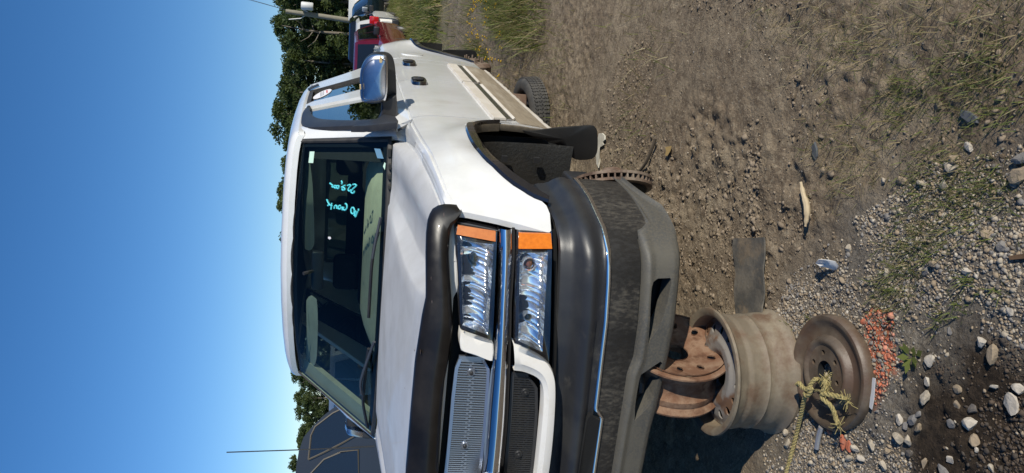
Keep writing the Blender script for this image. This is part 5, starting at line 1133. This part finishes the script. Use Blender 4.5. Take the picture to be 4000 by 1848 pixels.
DGRN=mat('dark_green_paint',(.016,.030,.030),.2,coat=.8,c2=(.03,.04,.038),scale=4)
SILV=mat('silver_paint',(.42,.45,.47),.3,.4); WCAR=mat('white_car_paint',(.72,.70,.64),.3,coat=.5)
def front_at(X,Y,dz=0): q=gp(X,Y); return (q[0],q[1],float(q[2])+dz)
q=front_at(1640,335); red=vehicle('parked_car','dark red car facing the camera behind the white truck, white writing on its windshield','car',q,math.radians(-1.0),REDP,4.4,1.78,1.50,.93,.98,.26,(1.0,1.75,3.9,4.3),under=mat('dull_bumper',(.03,.03,.032),.45))
rm=red.matrix_basis.to_3x3(); 
J=Join()
for (x0,z0,s_) in ((-.10,1.26,1),(-.12,1.16,1)):
    for k in range(6):
        x=x0+k*.055; yy=1.0+.75*((z0-.93)/.57)-.115+.09*(x/.75)**2
        J.add(*tubedata([(x,yy-.012,z0-.02),(x+.015,yy+.012,z0+.025),(x+.03,yy-.004,z0-.005)],.006,4))
J.build('marker_writing',STICK,red)
q=front_at(1592,180); wcar=vehicle('parked_car','white car with a red tail lamp showing beyond the red car','car',(q[0]-.35,q[1],q[2]),math.radians(2),WCAR,4.6,1.80,1.52,.95,.95,.26,(1.2,1.9,4.0,4.55),lamps=False,rear_lamp=1.02); wcar.rotation_euler.z+=math.pi; 
v_=Matrix.Rotation(wcar.rotation_euler.z,3,'Z')@Vector((0,4.6,0)); wcar.location=Vector((q[0]-.15,q[1]+.2,q[2]))-v_
q=front_at(1545,-112); dgc=vehicle('parked_pickup','dark green pickup standing sideways in front of a white box van','pickup truck',(q[0],q[1],q[2]+.05),math.radians(78),DGRN,5.3,1.9,1.78,1.12,1.12,.40,(1.35,1.95,3.1,3.3))
bbox_box('wing_mirror',(-1.02,1.55,1.24),(.08,.10,.12),SILV,dgc,.03); 
q=front_at(1532,70); bt=tag(empty('box_van',(q[0],q[1]+1.0,q[2]),.0),'white box van standing behind the dark green pickup','van','vehicles parked in the yard')
bbox_box('cargo_box',(0,3.2,1.25),(.52,2.2,.75),WCAR,bt,.04); bbox_box('cab',(0,.55,1.0),(.5,.6,.7),WCAR,bt,.12); bbox_box('windshield',(0,-.03,1.35),(.4,.03,.26),CARGL,bt,.02)
for s in (-1,1):
    for y in (.6,4.2): lathe('wheel',[(.001,.02),(.20,.09),(.30,.10),(.36,.06),(.36,-.06),(.30,-.1)],TYRE,bt,axis_matrix((s*.45,y,.36),(s,0,0)),24)
q=front_at(1560,200); vehicle('parked_car','black sport utility vehicle showing dark above the red car roof','car',q,.02,GLOSSB,4.6,2.0,1.80,1.1,1.1,.3,(1.0,1.6,4.3,4.6))
q=front_at(1520,-70); vehicle('parked_car','black car at the far end of the parked row, mostly cut off by the frame','car',(q[0]+.1,q[1],q[2]),.1,GLOSSB,4.4,1.8,1.55)
# silver car seen through the windshield, and one more beyond
p=CAM+ray(1370,1372)*13.2; sv_=vehicle('parked_car','pale silver car seen through the truck windshield beyond its passenger window','car',(p[0]+1.6,p[1],float(ground(p[0],p[1]))),math.radians(62),SILV,4.7,1.85,1.72,1.08,1.08,.35,(1.1,1.75,4.2,4.6))
p=CAM+ray(1300,1600)*22; vehicle('parked_car','dark car far behind the black van, by the trees','car',(p[0],p[1],float(ground(p[0],p[1]))),math.radians(5),GLOSSB,4.6,1.85,1.9,1.2,1.15,.35,(1.1,1.75,4.2,4.6))
# dark van beside the truck
BV=mat('black_paint',(.010,.011,.014),.28,coat=.6); TRIMT=mat('faded_trim',(.085,.075,.058),.6)
pc=CAM+ray(1400,1700)*6.4; hd=math.radians(38); e1=np.array([math.cos(hd),math.sin(hd),0]); e2=np.array([-math.sin(hd),math.cos(hd),0])
def pv(X,Y,o=0):
    d=ray(X,Y); t_=((pc+e2*o-CAM)@e2)/(d@e2); q=CAM+d*t_; return np.array([(q-pc)@e1,(q-pc)@e2,q[2]])
gzv=float(ground(pc[0],pc[1])); van=tag(empty('parked_van',(pc[0],pc[1],0),hd),'black van with faded window trim beside the far side of the white truck','van','vehicles parked in the yard')
top=[pv(*q) for q in ((1149,1848),(1160,1780),(1171,1723),(1190,1697),(1212,1676),(1232,1645),(1304,1589),(1345,1562),(1400,1545),(1465,1538))]
x_l=-3.6; zt_=top[0][2]; fr=[(x_l,gzv+.35),(x_l,1.15),(x_l+.25,1.25),(x_l+.9,zt_-.02),(x_l+1.4,zt_+.02),(top[0][0]-.5,zt_+.02)]+[(p_[0],p_[2]) for p_ in top]+[(top[-1][0]+.04,gzv+.75),(top[-1][0]+.02,gzv+.35)]
fr=resample(np.array(fr+[fr[0]]),80)[:-1]
rows=[]; 
for y,ins,dz in ((.10,.10,-.02),(.03,.03,0),(0,0,0),(0.0,0,0),(1.72,0,0),(1.78,.05,0)):
    cxy=fr.mean(0); q=cxy+(fr-cxy)*(1-ins*.25); tilt=np.maximum(0,q[:,1]-1.08)*.28; sg=1 if y<.9 else -1
    rows.append([(a_,y+sg*t_,b_) for (a_,b_),t_ in zip(q,tilt)])
loft('body',rows[2:],BV,van,closed=True,caps=True)
def vside(pts,o): return [np.array([q[0],max(0,q[2]-1.08)*.28-o,q[2]]) for q in (pv(*p_) for p_ in pts)]
for pts in ([(1203,1797),(1213,1700),(1230,1665),(1300,1612),(1345,1590),(1392,1585),(1392,1700),(1330,1735),(1265,1768)],[(1205,1860),(1265,1796),(1330,1767),(1400,1757),(1402,1860)]):
    sp=vside(pts,.012); wn=plate('side_window',sp,(0,.01,0),CARGL,van,bev=0); tube('window_trim',sp+[sp[0]],.009,TRIMT,wn,5)
bbox_box('side_window',(x_l+1.9,.22,1.45),(.55,.02,.24),CARGL,van,.02)
for y in (.12,1.6):
    for x in (x_l+.9,top[-1][0]-.75): lathe('wheel',[(.001,.02),(.2,.09),(.3,.1),(.34,.06),(.34,-.06),(.3,-.1)],TYRE,van,axis_matrix((x,y,gzv+.33),(0,-1,0)),24)
# =================================================================== utility pole and wires
pp=gp(1500,112); pole=tag(empty('utility_pole',tuple(pp)),'leaning wooden utility pole with a pale transformer near its top','utility pole')
ptop=None
def pat(X,Y): d=ray(X,Y); return CAM+d*((pp[1]-CAM[1])/d[1])
PW=mat('weathered_pole',(.27,.25,.19),.9,c2=(.20,.18,.13),scale=3,stretch=(8,8,1))
loc=lambda q: np.array(q)-np.array(pp)
tube('shaft',[loc(pat(1520,108)),loc(pat(1390,84)),loc(pat(1260,64)),loc(pat(1116,44))],[.19,.17,.15,.13],PW,pole,10)
ALU=mat('pale_metal',(.62,.62,.60),.5)
a_=loc(pat(1200,43)); lathe('transformer',[(.001,.35),(.2,.35),(.24,.30),(.24,-.30),(.20,-.36),(.001,-.36)],ALU,pole,axis_matrix(a_+np.array([.30,-.2,0]),(0,0,1)),16)
tube('cross_arm',[loc(pat(1178,34)),loc(pat(1205,50))],.05,ALU,pole,6); tube('bracket',[loc(pat(1128,76)),loc(pat(1175,72)),loc(pat(1190,62))],.035,ALU,pole,6)
for k,(X0,Y0,X1,Y1) in enumerate(((955,-3,1075,29),(968,-3,1085,32))):
    A_=CAM+ray(X0-60,Y0-17)*44; B_=CAM+ray(X1+45,Y1+12)*46; q=np.array([A_*(1-t)+B_*t+np.array([0,0,-.6*t*(1-t)]) for t in np.linspace(0,1,12)])
    tag(tube('power_line',q,.012,mat('wire',(.10,.11,.13),.5),None,5),('upper' if k==0 else 'lower')+' of two thin power lines crossing the corner of the sky','power line')
# =================================================================== trees
LEAF=[leafmat('leaf_dark',(.060,.088,.032),.4),leafmat('leaf_mid',(.098,.132,.046),.45),leafmat('leaf_light',(.120,.150,.055),.45)]
BARK=mat('pale_bark',(.22,.19,.15),.9,c2=(.14,.12,.09),scale=5)
def tree_proto(seed,h,w_):
    rg=np.random.default_rng(seed); cl=[]
    nb=46
    for k in range(nb):
        z=h*(.16+.84*rg.random()**.85); env=w_*(.95*math.sin(math.pi*min(1,(z/h)*.86+.10))**.8)
        a=rg.uniform(0,6.283); r=env*math.sqrt(rg.uniform(.1,1)); cl.append((r*math.cos(a),r*math.sin(a),z,rg.uniform(.45,.95)*w_*.34))
    cl=np.array(cl); n=5600; i=rg.integers(0,nb,n); d=rg.normal(0,1,(n,3)); d/=np.linalg.norm(d,axis=1)[:,None]; d*=rg.uniform(.45,1.05,(n,1))
    c=cl[i,:3]+d*cl[i,3:4]*np.array([1,1,.72]); s=rg.uniform(.045,.115,n)
    u=rg.normal(0,1,(n,3)); u/=np.linalg.norm(u,axis=1)[:,None]; t=np.cross(u,rg.normal(0,1,(n,3))); t/=np.linalg.norm(t,axis=1)[:,None]
    v=np.stack([c-u*s[:,None]*1.3,c+t*s[:,None]*.8,c+u*s[:,None]*1.5,c-t*s[:,None]*.8],1).reshape(-1,3); f=np.arange(n*4).reshape(-1,4)
    mi=np.clip((rg.normal(0,.6,nb)[i]+rg.normal(.9,.5,n)),0,2).astype(int)
    return v,f,mi
def trunkdata(seed,h):
    rg=np.random.default_rng(seed+50); J=Join(); w_=rg.normal(0,.12,3)
    J.add(*tubedata([(0,0,-.3),(w_[0]*.4,w_[1]*.4,h*.3),(w_[0],w_[1],h*.6),(w_[0]*1.3,w_[2],h*.93)],[.15,.12,.08,.03],7))
    for k in range(7):
        z=h*rg.uniform(.2,.75); a=rg.uniform(0,6.28); r=h*.16; J.add(*tubedata([(w_[0]*z/h,w_[1]*z/h,z),(r*.6*math.cos(a),r*.6*math.sin(a),z+.25*r),(r*math.cos(a),r*math.sin(a),z+.7*r)],[.05,.035,.012],5))
    return np.vstack(J.v),J.f
protos=[]
for k in range(6):
    h=8.2; v,f,mi=tree_proto(400+k,h,1.9+.25*(k%3)); tv,tf=trunkdata(k,h); protos.append((v,f,mi,tv,tf))
meshes={}
def tree(x,y,k,scale,rz,label,group):
    t=tag(empty('tree',(x,y,float(ground(x,y))),rz),label,'tree',group); t.scale=(scale*RNG.uniform(.95,1.2),scale*RNG.uniform(.95,1.2),scale)
    if k not in meshes:
        v,f,mi,tv,tf=protos[k]; a=fastmesh('crown',v,f,None,t,slots=LEAF,mi=mi); b=mesh('trunk',tv,tf,BARK,t); meshes[k]=(a,b)
    else:
        for o in meshes[k]:
            c=o.copy(); COL.objects.link(c); c.parent=t
LR1='dense dark green tree in the wood behind the parked cars'; LR2='green tree at the far edge of the yard, beyond the black van'
rg=np.random.default_rng(91); n=0
for row,(y0_,dy) in enumerate(((60,1.2),(63,1.5),(66,2),(69.5,2))):
    x=-26.0
    while x<36:
        tree(x+rg.normal(0,.4),y0_+rg.normal(0,dy*.6)+max(0,-x-6)*.18,int(rg.integers(0,6)),float(rg.uniform(.92,1.10))*(1 if row else .95)*(1.35 if x>8 else 1),float(rg.uniform(0,6.28)),LR1,'woodland behind the yard'); x+=rg.uniform(2.0,3.0)
for row in range(2):
    x=-66.
    while x<-27:
        tree(x+rg.normal(0,.5),72+row*5+rg.normal(0,1),int(rg.integers(0,6)),float(rg.uniform(.80,.96)),float(rg.uniform(0,6.28)),LR2,'trees at the left edge of the yard'); x+=rg.uniform(1.7,2.5)
# the wood goes on to the right of the yard (it is what the door glass mirrors)
for k in range(16):
    y=4+k*3.6; tree(38+rg.normal(0,2.0),y,int(rg.integers(0,6)),float(rg.uniform(.95,1.25)),float(rg.uniform(0,6.28)),'dark green tree in the wood along the right side of the yard','wood along the right side')
und=np.stack([rg.uniform(-30,14,3600),rg.uniform(57.5,60,3600)],1)
blades('undergrowth',und,rg.uniform(.4,1.5,3600),rg.uniform(.05,.13,3600),rg.uniform(.1,.6,3600),[LEAF[0],LEAF[1]],rg.integers(0,2,3600),seed=12)
